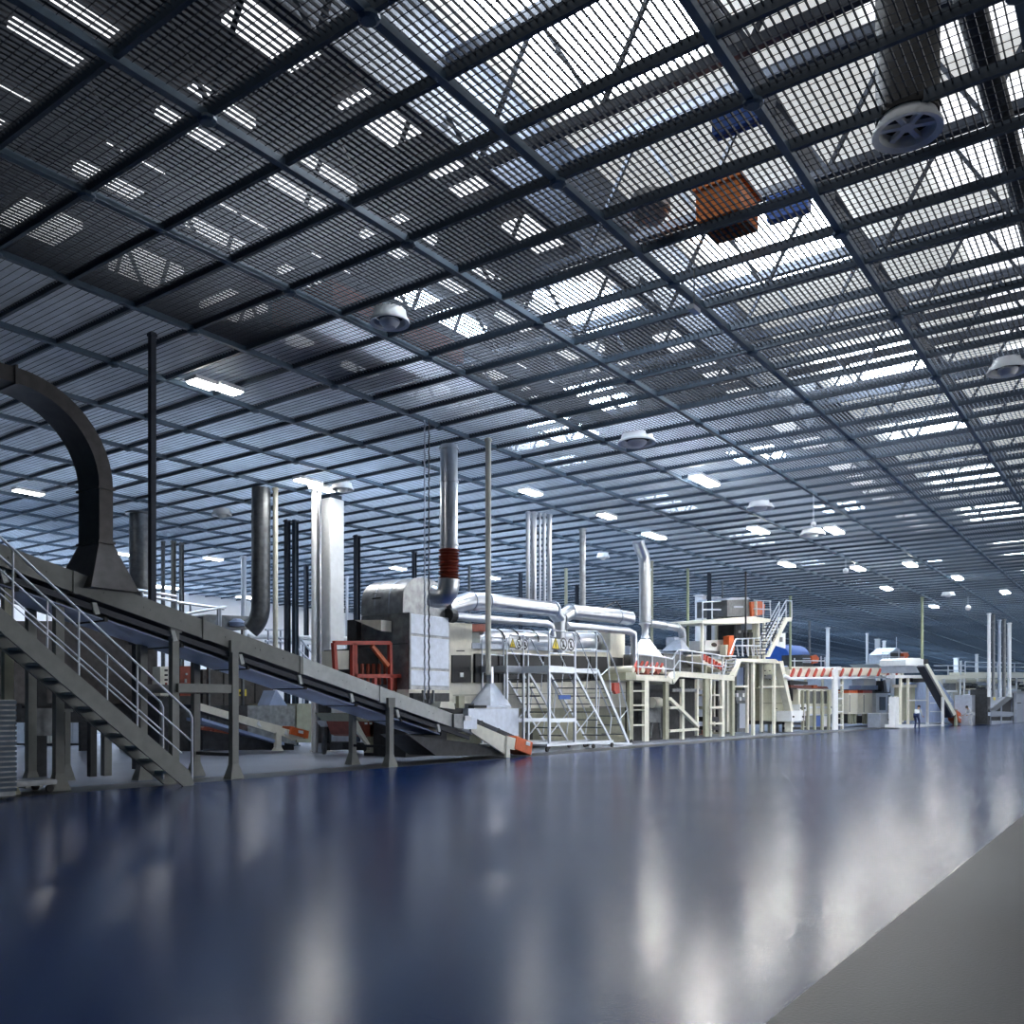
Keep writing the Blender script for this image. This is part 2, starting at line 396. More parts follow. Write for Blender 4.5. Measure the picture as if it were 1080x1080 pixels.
# chains beside the riser
for px,l in [(447.5,'hanging chain of pale links, outer of two before the oven'),(452,'darker hanging chain, nearer the exhaust riser')]:
    dd = dep(onZ(px, 460, CZ))-1.2; b = B(); z = CZ
    a = onD(px, 500, dd); zb = H+(HY-735)/F*dd; k = 0
    while z > zb:
        b.tube([(a.x+(.03 if k%2 else -.0),a.y,z),(a.x+(.0 if k%2 else .03),a.y,z-.13)], .019, 5); z -= .12; k += 1
    tag(b.obj('chain', 'galv' if px < 450 else 'steeldk'), l, 'chain')

# ---------------------------------------------------------------- ceiling fittings
def diffuser(px, py, wpx, label, fan=False):
    c = onZ(px, py, CZ-.1); d = dep(c); R = wpx/F*d/2
    t = thing('ceiling_fan_vent' if fan else 'ceiling_diffuser', c, label, 'vent')
    B().lathe(c, [(R*.72,.12),(R*.8,.0),(R,-.02),(R*1.0,.02),(R*.86,.1),(R*.8,.2)], 32).obj('ring', 'white' , t, smooth=True)
    if fan:
        B().cyl((c.x,c.y,c.z+.04), R*.22, .06, 20).obj('hub', 'white', t, smooth=True)
        for k in range(6):
            a = math.pi*k/3+.3; e = Vector((math.cos(a), math.sin(a), 0))
            B().bar(c+e*R*.2+Vector((0,0,.07)), c+e*R*.78+Vector((0,0,.07)), .06, .05).obj('blade', 'white', t)
        B().tube([(c.x,c.y,c.z+.14),(c.x,c.y,11.9)], R*.9, 24).obj('drop_duct', 'black', t, smooth=True)
    else:
        B().lathe(c, [(0,-.1),(R*.3,-.09),(R*.5,-.01),(R*.5,.03),(0,.03)], 24).obj('cone', 'white', t, smooth=True)
        B().lathe(c, [(R*.72,.1),(R*.5,.12),(0,.12)], 24).obj('throat', 'dark', t)
diffuser(957, 139, 70, 'large white ceiling fan vent with six vanes under a dark drop duct', True)
diffuser(411, 340, 42, 'round white ceiling diffuser bowl above the exhaust riser')
diffuser(1063, 391, 40, 'white ring diffuser at the edge of the ceiling below the fan vent')
diffuser(234, 543, 20, 'small round diffuser before the stout dull column')
diffuser(361, 516, 24, 'round diffuser at the top of the big white column')
diffuser(672, 467, 40, 'wide white ring diffuser above the bent silver duct')
diffuser(802, 536, 28, 'white ring diffuser over the tower')
diffuser(857, 564, 26, 'flat oval diffuser beyond the tower')
diffuser(636, 588, 14, 'small pale diffuser between speckled column and silver duct')
diffuser(1000, 628, 14, 'small far diffuser above the end of the hall')
LN = 0
def lamp(px, py, label, L=1.3, W=.34, rot=0, m='lamp'):
    c = onZ(px, py, CZ-.08)
    t = thing('ceiling_lamp', c, label, 'lamp', )
    B().box((c.x-W/2-.03,c.y-L/2-.03,c.z+.02),(c.x+W/2+.03,c.y+L/2+.03,c.z+.1)).obj('housing', 'white', t)
    B().box((c.x-W/2,c.y-L/2,c.z-.01),(c.x+W/2,c.y+L/2,c.z+.02)).obj('diffuser_panel', m, t)
for px,py,l in [(214,406,'bright flush ceiling lamp above the dark elbow duct'),(240,412,'shorter flush lamp beside the bright one over the elbow duct'),
    (325,509,'flush lamp over the bent stainless duct'),(340,516,'flush lamp touching the top of the white column'),
    (743,508,'bright flush lamp above the hooded machine'),(640,545,'flush lamp above the speckled column'),
    (690,566,'flush lamp above the bent silver duct'),(560,520,'flush lamp above the chrome pipe cluster'),
    (800,560,'flush lamp in front of the tower'),(880,560,'flush lamp over the aisle beyond the tower'),
    (830,596,'flush lamp over the tower stair'),(905,600,'flush lamp over the slatted conveyor'),(935,621,'flush lamp beyond the slatted conveyor'),(985,640,'flush lamp over the white conveyor hood'),
    (960,596,'flush lamp over the far aisle'),(1010,610,'flush lamp nearest the hanging ball'),(1060,625,'flush lamp above the five pipes'),
    (60,600,'flush lamp beyond the elbow duct, low in the dark hall'),(130,585,'flush lamp beyond the stout dull column'),(225,590,'flush lamp by the slim pale post'),(30,520,'flush lamp far left under the elbow duct'),(420,600,'flush lamp behind the oven hood'),(520,610,'flush lamp behind the main pipes')]:
    lamp(px, py, l, *((.5 if py < 450 else .8,.3,0,'lampdim' if px > 345 or py < 450 or py in (509,516) else 'lamplow') if px < 345 or px in (640,560,420,520) else (1.3,.34,0,'lamp' if py > 515 else 'lampbig')))
# hanging detectors
for px,y0,y1,l in [(858,520,553,'white ball detector hanging on a thin rod above the tower'),(1021,629,641,'white ball hanging before the five pipes'),(892,590,602,'tiny white sensor hanging over the slatted conveyor')]:
    c = onZ(px, y0, CZ); d = dep(c); e = onD(px, y1, d)
    t = thing('hanging_detector', c, l, 'detector'); B().tube([c, (c.x,c.y,e.z)], .012, 6).obj('rod', 'alu', t)
    R = 3/F*d; B().lathe((c.x,c.y,e.z), [(0,-R),(R*.7,-R*.7),(R,0),(R*.7,R*.7),(0,R)], 14).obj('ball', 'white', t, smooth=True)
c = onZ(732, 290, CZ); d = dep(c); e = onD(732, 326, d)
t = thing('hanging_lamp', c, 'small grey box lamp hanging on a rod under the middle of the ceiling', 'lamp')
B().tube([c+Vector((0,0,.3)), (c.x,c.y,e.z)], .012, 6).obj('rod', 'steeldk', t); B().box((e.x-.05,e.y-.12,e.z-.04),(e.x+.05,e.y+.12,e.z+.03)).obj('housing', 'alu', t)
# things lying above the grating
c = onZ(767, 222, 8.3)
t = thing('orange_crate', (c.x,c.y,8.05), 'bright orange plastic crate lying on top of the ceiling grating', 'crate')
B().box((c.x-.32,c.y-.36,8.05),(c.x+.32,c.y+.36,8.5)).obj('body', 'crate', t, bevel=.02); B().box((c.x-.35,c.y-.39,8.5),(c.x+.35,c.y+.39,8.56)).obj('rim', 'crate', t)
c = onZ(686, 231, 8.2); tag(B().lathe((c.x,c.y,8.2), [(0,0),(.2,0),(.28,.1),(.28,.3),(0,.34)], 20).obj('grey_drum', 'steelrough', smooth=True), 'grey round drum on the ceiling grating beside the orange crate', 'drum')
for px,py,l,dx,dy,m in [(370,352,'red-brown duct box above the grating behind the white diffuser bowl',.8,1.2,'rust'),(412,374,'second red-brown duct box above the grating, lower than the first',.9,1.2,'rust'),
    (778,137,'blue strip of sheet above the grating under the bright skylight',.3,.08,'blue'),(832,229,'blue strip above the grating beside the orange crate',.3,.08,'blue')]:
    c = onZ(px, py, 8.4); tag(B().box((c.x-dx,c.y-dy,8.4),(c.x+dx,c.y+dy,8.75)).obj('duct_box' if m == 'rust' else 'blue_strip', m), l, 'duct' if m == 'rust' else 'sheet')

# ---------------------------------------------------------------- dark elbow duct over the conveyor
dx0, dx1 = -14.25-.66, -14.25; yb = onX(104.8, 600, -14.25).y; hw = .24
t = thing('elbow_duct', ((dx0+dx1)/2, yb+.12, 4.0), 'dark brown rectangular duct with a wide elbow landing on the sloping conveyor', 'duct')
zt = onX(60, 400, dx1).z; zc = onX(112, 515, dx1).z
R = zt-zc                                           # outer radius
yc = yb+hw-R
cs = [(yb+hw, yb, onX(112,570,dx1).z)]
outer = [(yb+hw, onX(112,572,dx1).z)]; inner = [(yb, onX(112,572,dx1).z)]
for i in range(13):
    a = math.pi/2*i/12
    outer.append((yc+R*math.cos(a), zc+R*math.sin(a))); inner.append((yc+(R-hw)*math.cos(a), zc+(R-hw)*math.sin(a)))
outer.append((yc-3, zt)); inner.append((yc-3, zt-hw))
b = B(); V = []
for (o, i_) in zip(outer, inner): V += [(dx1,o[0],o[1]),(dx0,o[0],o[1]),(dx0,i_[0],i_[1]),(dx1,i_[0],i_[1])]
Fs = [(4*k+j, 4*k+(j+1)%4, 4*k+4+(j+1)%4, 4*k+4+j) for k in range(len(outer)-1) for j in range(4)]
Fs += [(0,1,2,3), tuple(4*(len(outer)-1)+j for j in (3,2,1,0))]
b.add(V, Fs).obj('duct_body', 'duct', t, smooth=True)
z0 = outer[0][1]
b = B().frust(((dx0+dx1)/2, yb+hw/2, 3.3), .62, .42, ((dx0+dx1)/2, yb+hw/2, z0), .33, .12); b.obj('flared_base', 'duct', t)
b = B()
for zz in (z0, zc): B().box((dx0-.03,yb-.03,zz-.02),(dx1+.03,yb+hw+.03,zz+.02)).obj('flange', 'duct', t)
b.box((dx0-.03,yc-.02,zt-hw-.03),(dx1+.03,yc+.02,zt+.03)); b.obj('flange', 'duct', t)

for i,(X_,Y_) in enumerate([(-43.5,22),(-43.5,28),(-43.5,34),(-43.5,40),(-43.5,47)]):  # lamps added to brighten the white wall
    c = Vector((X_,Y_,CZ-.08)); t = thing('ceiling_lamp', c, ['flush lamp by the white wall, seen past the elbow duct','flush lamp by the white wall behind the stout column','flush lamp by the white wall over the three grey posts','flush lamp by the white wall above the slim pale post','flush lamp by the white wall behind the twin black posts','flush lamp in the dark hall between elbow duct and white wall','flush lamp in the hall before the white wall behind the bent duct'][i], 'lamp')
    B().box((X_-.4,Y_-1,c.z+.02),(X_+.4,Y_+1,c.z+.1)).obj('housing', 'white', t); B().box((X_-.35,Y_-.95,c.z-.01),(X_+.35,Y_+.95,c.z+.02)).obj('diffuser_panel', 'lamplow', t)
# ---------------------------------------------------------------- large inclined conveyor
XN, XF = -14.2, -15.35
cA = onX(0, 573, XN); cB = onX(545, 778, XN)
sl = (cB.z-cA.z)/(cB.y-cA.y)
def zt_(y): return cA.z+sl*(y-cA.y)
def yat(px): return onX(px, 700, XN).y
ys = yat(497)                                     # where the white end section begins
th = thing('inclined_conveyor', (XN-.57, cB.y, 0), 'long grey sloping conveyor rising over the access stair, orange end at the floor', 'conveyor')
hr = .34
def rail(y0, y1, X, w=.05, h=hr): return [(X,y0,zt_(y0)),(X,y1,zt_(y1)),(X,y1,zt_(y1)-h),(X,y0,zt_(y0)-h)]
ends = [yat(-90), yat(80), yat(216), yat(318), yat(402), ys]
for i in range(5):
    b = B().prism(rail(ends[i]+.02, ends[i+1]-.02, XN), (-.05,0,0)); 
    for q in (.2,.5,.55,.8):
        yy = ends[i]+(ends[i+1]-ends[i])*q; z = zt_(yy)-.17; b.box((XN,yy-.015,z-.015),(XN+.012,yy+.015,z+.015))
    b.obj('side_rail', 'greylt' if i > 2 else 'grey', th)
    b = B().prism(rail(ends[i+1]-.05, ends[i+1]+.03, XN+.02, h=hr+.02), (-.09,0,0)); b.obj('joint_plate', 'greylt' if i > 2 else 'grey', th)
B().prism(rail(ends[0], ys, XF), (-.05,0,0)).obj('far_side_rail', 'grey', th)
B().prism([(XN-.05,y,zt_(y)-.10-d) for y,d in ((ends[0],0),(ys,0),(ys,.05),(ends[0],.05))], (XF-XN+.05,0,0)).obj('belt', 'belt', th)
b = B().prism([(XN-.05,ends[0],zt_(ends[0])-.42),(XN-.05,ys,zt_(ys)-.40),(XN-.05,ys,zt_(ys)-.49),(XN-.05,ends[0],zt_(ends[0])-.52)], (-.06,0,0)); b.obj('return_rail', 'belt', th)
# blue-grey under-trays, hung in lengths
y = ends[0]; k = 0
while y < yat(470):
    y2 = min(y+1.45, yat(475))
    b = B().prism([(XN-.15,y,zt_(y)-.56),(XN-.15,y2-.04,zt_(y2)-.56),(XN-.15,y2-.04,zt_(y2)-.585),(XN-.15,y,zt_(y)-.585)], (XF-XN+.15,0,0)); b.obj('under_tray', 'blue_sheet', th)
    b = B().bar((XN-.12,y2,zt_(y2)-.57),(XF,y2,zt_(y2)-.57), .06, .07); b.obj('tray_crossbar', 'dark', th)
    b = B().prism([(XN-.02,y2-.3,zt_(y2)-.32),(XN-.02,y2-.22,zt_(y2)-.32),(XN-.02,y2-.16,zt_(y2)-.5),(XN-.02,y2-.24,zt_(y2)-.52)], (-.05,0,0)); b.obj('hanger_bracket', 'greylt', th)
    y = y2
# legs
def leg(X, y, m='grey', foot=True):
    z = zt_(y)-.3
    b = B().box((X-.06,y-.07,0.02),(X+.06,y+.07,z)).box((X+.0,y-.11,z-.1),(X+.07,y+.11,z+.12))
    b.frust((X,y,0.0),.12,.15,(X,y,.28),.06,.07); b.obj('leg', m, th)
for px in (246.5, 411):
    q = onZ(px, 820 if px < 300 else 808.6); leg(XN+.0, onX(px,700,XN).y, 'grey'); leg(XF-.05, onX(px,700,XN).y, 'grey')
    y = onX(px,700,XN).y; B().bar((XN,y,.45),(XF,y,.45),.05,.06).obj('cross_brace', 'dark', th)
yy = onX(187, 700, XN).y; leg(XN-.1, yy); leg(XF+.05, yy)
y = onX(246.5,700,XN).y; B().bar((XN,y,2.05-.35),(XN,yy,2.05-.35),.08,.16).obj('side_brace', 'grey', th); B().bar((XF,y,1.7),(XF,yy,1.7),.08,.16).obj('side_brace', 'grey', th)
B().bar((XN,y,1.7),(XF,y,1.7),.08,.16).obj('side_brace', 'grey', th)
yy = onX(70, 700, XN).y; leg(XN-.25, yy); leg(XF, yy)
yy = onX(16, 700, XN).y; leg(XN-.25, yy, 'creamdk'); leg(XF, yy)
# white end section
ye = yat(541)
B().prism([onX(497,761,XN+.05),onX(537,778,XN+.05),onX(535,797,XN+.05),onX(497,772,XN+.05)], (-.06,0,0)).obj('end_side_plate', 'cream', th)
B().prism([onX(489,757,XN+.08),onX(503,757,XN+.08),onX(503,769,XN+.08),onX(489,769,XN+.08)], (-.2,0,0)).obj('control_box', 'galv', th)
B().prism([onX(490.5,754.8,XN+.11),onX(497,754.8,XN+.11),onX(497,760,XN+.11),onX(490.5,760,XN+.11)], (-.03,0,0)).obj('display', 'white', th)
B().prism([onX(479,753,XN+.07),onX(489,753,XN+.07),onX(489,769,XN+.07),onX(479,767,XN+.07)], (-.2,0,0)).obj('motor_box', 'steeldk', th)
B().prism([onX(p_,q_,XN-.3) for p_,q_ in ((500,757),(548,778),(548,782),(500,762))], (-.7,0,0)).obj('belt_end', 'belt', th)
b = B()
for px,py in ((509,763),(527,771)): b.prism([onX(px-3,py+1,XN-.1),onX(px,py-3,XN-.1),onX(px+4,py+3,XN-.1)], (-.1,0,0))
b.obj('guide_bracket', 'dark', th)
B().prism([onX(535,776,XN+.1),onX(545,779,XN+.1),onX(543,791,XN+.1),onX(538,790,XN+.1),onX(538,799,XN+.1),onX(534,799,XN+.1)], (-.08,0,0)).obj('end_leg', 'cream', th)
B().prism([onX(545,776,XN+.12),onX(562.5,783,XN+.12),onX(560.5,797,XN+.12),onX(543,790,XN+.12)], (-.6,0,0)).obj('end_cover', 'orange', th, bevel=.02)
B().prism([onX(555.5,781.5,XN+.135),onX(559.5,783,XN+.135),onX(559,787,XN+.135),onX(555,785.5,XN+.135)], (-.02,0,0)).obj('notice', 'white', th)
B().prism([onX(500,784,XN-.1),onX(535,792,XN-.1),onX(535,797,XN-.1),onX(460,797,XN-.1),(onX(430,775,XN-.1))], (-.9,0,0)).obj('lower_frame', 'dark', th)

# ---------------------------------------------------------------- access stair
SX, SF = -13.5, -14.05
s0 = onX(205, 828, SX); s0.z = 0; 
e0 = onX(0, 640, SX); lo0 = onX(0, 663, SX)
t0 = onX(200, 813, SX)
st = thing('access_stair', (SX-.3, s0.y, 0), 'dark grey steel stair with tube handrails climbing beside the sloping conveyor', 'stair')
slS = (e0.z-t0.z)/(e0.y-t0.y)
def sz(y): return t0.z+slS*(y-t0.y)
yT = e0.y-1.6
for X in (SX, SF):
    B().prism([(X,yT,sz(yT)),(X,t0.y,sz(t0.y)),(X,s0.y,.03),(X,s0.y-.02,0),(X,t0.y-.12,0.0),(X,yT,sz(yT)-.34)], (-.05,0,0)).obj('stringer', 'grey', st)
k = 0; y = s0.y-.25
while y > yT:
    z = sz(y)-.14
    if z > .1:
        B().box((SX-.05,y-.16,z-.02),(SF,y+.13,z+.02)).box((SX-.05,y+.1,z-.06),(SF,y+.13,z)).obj('tread', 'greylt', st)
    y -= .27
for X,y1 in ((SX-.025, s0.y-.03),(SF+.0, s0.y-.25)):
    rl = B(); r = .021
    top = lambda y: sz(y)+1.02
    yk = y1-.0
    rl.tube([(X,yT,top(yT)),(X,yk-.05,top(yk-.05)),(X,yk,top(yk)-.06),(X,yk,.1)], r, 8)
    rl.obj('handrail', 'alu', st, smooth=True)
    B().tube([(X,yT,sz(yT)+.55),(X,yk,sz(yk)+.55)], .014, 8).obj('middle_rail', 'alu', st, smooth=True)
    B().tube([(X,yT,sz(yT)+.2),(X,yk-.2,sz(yk-.2)+.2)], .012, 8).obj('lower_rail', 'alu', st, smooth=True)
    y = yk-1.02
    while y > yT:
        B().tube([(X,y,sz(y)-.1),(X,y,top(y))], .016, 8).obj('baluster', 'alu', st, smooth=True); y -= .98

# ---------------------------------------------------------------- small things under the stair
q = onZ(0, 845); 
t = thing('crate_stack', onZ(2,843), 'tall dark grey louvred box at the left edge beside the stair', 'box')
c = onZ(2, 843); w_ = .33; top = onD(2, 738, dep(c)).z
B().box((c.x-w_,c.y-w_-.3,.05),(c.x+w_*.4,c.y+w_*.4,top)).obj('body', 'steeldk', t)
b = B(); z = .12
while z < top: b.box((c.x-w_-.012,c.y-w_-.312,z),(c.x+w_*.4+.012,c.y+w_*.4+.012,z+.05)); z += .075
b.obj('louvre_bands', 'purlin', t)
c = onX(42, 835, -13.9); 
t = thing('hand_cart', (c.x,c.y,0), 'low dark hand cart with bent handle on the floor under the stair', 'cart')
c0 = onZ(35,836); B().box((c0.x-.45,c0.y-.45,.12),(c0.x+.15,c0.y+.3,.2)).obj('deck', 'steeldk', t)
B().tube([(c0.x,c0.y-.35,.2),(c0.x,c0.y-.35,.95),(c0.x-.05,c0.y-.4,1.02),(c0.x-.4,c0.y-.4,1.02)], .02, 8).obj('handle', 'steeldk', t, smooth=True)
for dx in (-.38,.08):
    for dy in (-.38,.22): B().tube([(c0.x+dx-.02,c0.y+dy,.06),(c0.x+dx+.02,c0.y+dy,.06)], .06, 12).obj('wheel', 'black', t, smooth=True)
def pillar(px, yb, wpx, X_, m, label, ytop=None, foot=True):
    c = onZ(px, yb); d = dep(c); r = wpx/F*d/2; zt = H+(HY-ytop)/F*d
    t = thing('support_pillar', c, label, 'pillar'); B().box((c.x-r,c.y-r,.02),(c.x+r,c.y+r,zt)).obj('shaft', m, t)
    if foot: B().frust((c.x,c.y,0),r*2.2,r*2.2,(c.x,c.y,.3),r,r).obj('flared_foot', m, t)
    B().box((c.x-r*1.6,c.y-r*1.6,zt),(c.x+r*1.6,c.y+r*1.6,zt+.06)).obj('cap', m, t)
pillar(70, 823, 6, 0, 'grey', 'short grey pillar with flared foot under the stair', 751)
pillar(97, 820, 7, 0, 'dark', 'dark square pillar behind the stair, left of its twin', 735, False)
pillar(112, 819, 8, 0, 'grey', 'grey square pillar under the stair flight', 770, False)
pillar(145, 812, 8, 0, 'dark', 'dark pillar seen through the stair rails', 680, False)
pillar(42, 820, 10, 0, 'dark', 'dark thick pillar between cart and short grey pillar', 700, False)
t = thing('hanging_cabinet', onX(44,770,-16.8), 'grey square cabinet hung under the conveyor behind the stair', 'cabinet')
P = [onX(a,b_,-16.8) for a,b_ in ((31,747),(58,747),(58,776),(31,776))]; B().prism(P, (-.15,0,0)).obj('face', 'steeldk', t)
B().prism([onX(a,b_,-16.78) for a,b_ in ((29,744.5),(60,744.5),(60,747),(29,747))], (-.2,0,0)).obj('top_bar', 'black', t)
# low dark rails between pillars, and machine mass behind the conveyor
def slab(name, X, poly, dx, m, label=None, cat=None, parent=None, bevel=0, group=None):
    if name in ('leg','post','support','upper_leg','upright','foot') : dx = min(dx, .12)
    b = B().prism([onX(a,c_,X) for a,c_ in poly], (-dx,0,0)); o = b.obj(name, m, parent, bevel=bevel)
    if label: tag(o, label, cat, group)
    return o
def rect(x0,y0,x1,y1): return [(x0,y0),(x1,y0),(x1,y1),(x0,y1)]
# ---------------------------------------------------------------- behind and below the sloping conveyor
# smaller conveyor
X2 = -21.0
t = thing('small_conveyor', (X2-.5, onX(300,780,X2).y, 0), 'small cream sloping conveyor with orange end box behind the big conveyor', 'conveyor')
slab('side_rail', X2, [(205,741),(213,742),(296,767),(320,774),(320,779),(308,781),(296,775),(213,750),(205,747)], .06, 'cream', parent=t)
slab('far_side_rail', X2-.9, [(205,741),(320,772),(320,777),(205,747)], .06, 'cream', parent=t)
slab('belt', X2-.07, [(205,743),(318,773),(318,776),(205,747)], .8, 'belt', parent=t)
slab('return_tray', X2-.05, [(213,757),(300,783),(300,786),(213,760)], .7, 'blue_sheet', parent=t)
slab('end_cover', X2+.05, [(307,766),(326,771),(325,779),(306,774)], .4, 'orange', parent=t)
slab('notice', X2+.07, [(315,770),(320,771),(320,774),(315,773)], .02, 'white', parent=t)
slab('leg', X2+.02, [(291.5,772),(297,773),(297,788),(299.5,792),(289,792),(291.5,788)], .12, 'cream', parent=t)
for a,c in ((271,764),(300,774)): slab('guide_fin', X2+.02, [(a,c),(a+2,c-4),(a+5,c+3)], .04, 'white', parent=t)
slab('under_frame', X2-.3, [(214,770),(310,785),(310,791),(214,791)], .5, 'dark', parent=t)
# sheet metal bin with triangular hopper
t = thing('sheet_metal_bin', onX(295,790,-23), 'brown-grey sheet metal bin with cream end behind the small conveyor', 'bin')
slab('body', -23, rect(261,744,313,786), 2.5, 'steelrough', parent=t); slab('end_panel', -22.95, rect(313,742,330,783), 2.5, 'creamdk', parent=t)
slab('triangular_hopper', -23.3, [(284,744),(290.5,728),(292,728),(303,744)], .6, 'blue_sheet', 'pale blue triangular hopper plate standing on the sheet metal bin', 'hopper')
# dark machine hall mass behind conveyor
t = thing('dark_press', onX(240,790,-25.5), 'dark brown machine cabinet wall behind the conveyor legs', 'machine')
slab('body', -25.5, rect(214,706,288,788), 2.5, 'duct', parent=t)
slab('door_seam', -25.47, rect(269,706,269.8,770), .02, 'black', parent=t); slab('door_seam', -25.47, rect(236,706,236.8,770), .02, 'black', parent=t)
slab('yellow_plate', -25.45, rect(251,727,260,734), .05, 'yellow', parent=t); slab('plate_slot', -25.4, rect(253,729.5,256,732.5), .03, 'black', parent=t)
slab('socket', -25.45, rect(278.5,730,281.5,734), .05, 'white', parent=t)
t = thing('red_cabinet', onX(200,740,-24), 'red-brown cabinet seen between the first conveyor legs', 'cabinet')
slab('door', -24, rect(190,702.5,201,734), .3, 'rust', parent=t); slab('side', -24.1, rect(201,702.5,206,734), 1.0, 'rust', parent=t)
slab('label_plate', -23.97, rect(195,716,197,720), .02, 'white', parent=t); slab('label_plate', -23.97, rect(196,710,198,712), .02, 'white', parent=t)
slab('plinth', -24.0, rect(168,734,206,792), 1.3, 'dark', parent=t)
t = thing('cream_switch_panel', onX(175,740,-24), 'cream switch panel left of the red-brown cabinet', 'cabinet')
slab('panel', -24, rect(169,703,180,735), .4, 'cream', parent=t)
for k,(a,c) in enumerate(((174,706),(174,711),(174,716))): slab('switch', -23.98, rect(a,c,a+3,c+2), .03, 'black', parent=t)
slab('slot', -23.98, rect(174.5,720,176.5,730), .03, 'rust', parent=t)
t = thing('dark_press', onX(100,790,-27), 'long dark machine wall low behind the stair', 'machine')
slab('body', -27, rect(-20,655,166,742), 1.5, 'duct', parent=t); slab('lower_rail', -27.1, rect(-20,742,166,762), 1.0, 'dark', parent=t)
for a in (30,85,128): slab('leg', -27, rect(a,762,a+14,800), .4, 'dark', parent=t)
# pale lit tanks and cabinets beyond, seen in the gaps under the stair
for i,(a,c,m,l) in enumerate([(25,46,'white','white appliance cabinet seen under the stair, outermost'),(50,72,'cream','cream cabinet seen in the gap left of the short grey pillar'),(74,90,'white','white cabinet seen in the gap right of the short grey pillar'),(212,232,'creamdk','olive cabinet seen behind the first conveyor legs')]):
    t = thing('pale_cabinet', onX((a+c)/2,790,-31), l, 'cabinet'); slab('body', -31, rect(a,757,c,784), 1.2, m, parent=t)
    slab('plinth', -31.05, rect(a+1,784,c-1,786.5), 1.0, 'dark', parent=t); slab('door', -30.97, rect(a+3,760,(a+c)/2,783), .03, m, parent=t)
# machine clutter of red-brown rollers under small conveyor
t = thing('roller_rack', onX(228,785,-23.6), 'dark rack of red-brown rollers under the small conveyor', 'rack')
slab('rack_frame', -23.6, rect(214,785,252,789), .6, 'dark', parent=t)
for k in range(6):
    q = onX(217+k*6.5, 772+(k%2)*4, -23.6); B().tube([q, q+Vector((-.6,0,0))], .16, 12).obj('roller', 'rust', t, smooth=True)
    B().tube([(q.x-.3,q.y,.1),(q.x-.3,q.y,q.z)], .03, 6).obj('roller_post', 'dark', t)
# grey vent box near far-left railing
t = thing('blower_box', onX(235,650,-24), 'dark blower box above the conveyor beside the bent duct', 'blower')
slab('body', -24, [(214,650),(218,648),(262,650),(262,664),(214,660)], 1.3, 'steeldk', parent=t)
c = onX(250,656,-23.95); B().lathe((c.x,c.y,c.z-.15), [(0,0),(.25,.02),(.3,.12),(.12,.25),(0,.26)], 16).obj('motor_dome', 'blue_sheet', t, smooth=True)
for a in (220,256): slab('support', -24.3, rect(a,664,a+2,790), .1, 'steeldk', parent=t)
t = thing('platform_railing', onX(210,660,-21.6), 'grey tube railing on top behind the conveyor, left of the blower box', 'railing')
for pts in ([(133,620),(186,629)],[(186,635),(236,642)],[(190,648),(238,640)],[(150,628),(186,634)]):
    B().tube([onX(a,c,-21.6) for a,c in pts], .04, 8).obj('rail', 'alu', t)
for a,y0,y1 in ((186,629,660),(201,636,655),(230,640,665),(232.5,640,665),(150,622,645)): B().tube([onX(a,y0,-21.6),onX(a,y1,-21.6)], .035, 8).obj('post', 'galv', t)
t = thing('stair_railing', onX(310,690,-25), 'curved steel stair railings between bent duct and white column', 'railing')
for o in (0,-1.0):
    for pts in ([(280,664),(306,664),(312,668),(334,694)],[(290,672),(304,674),(330,700)],[(280,676),(300,677)]):
        B().tube([onX(a,c,-25+o) for a,c in pts], .04, 8).obj('rail', 'alu', t)
    for a,y0,y1 in ((283,664,690),(296,664,685),(306,664,692),(316,672,700)): B().tube([onX(a,y0,-25+o),onX(a,y1,-25+o)], .035, 8).obj('post', 'galv', t)
# long white pipework run behind (x -29) 
t = thing('white_pipe_run', onX(300,670,-30), 'pale horizontal pipe run beyond the white column', 'pipe')
for yy in (671,676): B().tube([onX(262,yy,-30),onX(380,yy+3,-30)], .10, 10).obj('pipe', 'white', t, smooth=True)
for a in (275,320,372): slab('support', -30, rect(a,676,a+1.5,776), .1, 'galv', parent=t)
# control cabinet with printed panel
t = thing('control_cabinet', onX(359,783,-20.6), 'pale blue-white control cabinet with printed panel beside the white column', 'cabinet')
slab('upper_panel', -19.8, rect(350,744,368.5,762), .35, 'white', parent=t); slab('lower_door', -19.8, rect(350,765,368,782), .35, 'galv', parent=t)
slab('body', -19.83, rect(349,743,369.5,783), .4, 'steeldk', parent=t)
for a,c,w_ in ((353,752,11),(353,758,2),(360,758,2),(352,746,2)): slab('printed_line', -19.78, rect(a,c,a+w_,c+1.2), .03, 'steeldk', parent=t)
slab('dark_side', -19.9, rect(344,741,349,784), .35, 'dark', parent=t)
t = thing('wash_stand', onX(342,775,-19.4), 'small white basin on a stand at the foot of the white column', 'stand')
c = onX(342,761,-19.4); B().lathe((c.x,c.y,c.z), [(0,-.15),(.1,-.15),(.22,0),(.24,0),(.24,.03),(0,.03)], 14).obj('basin', 'white', t, smooth=True)
B().tube([(c.x,c.y,0),(c.x,c.y,c.z-.12)], .07, 10).obj('stem', 'steeldk', t)
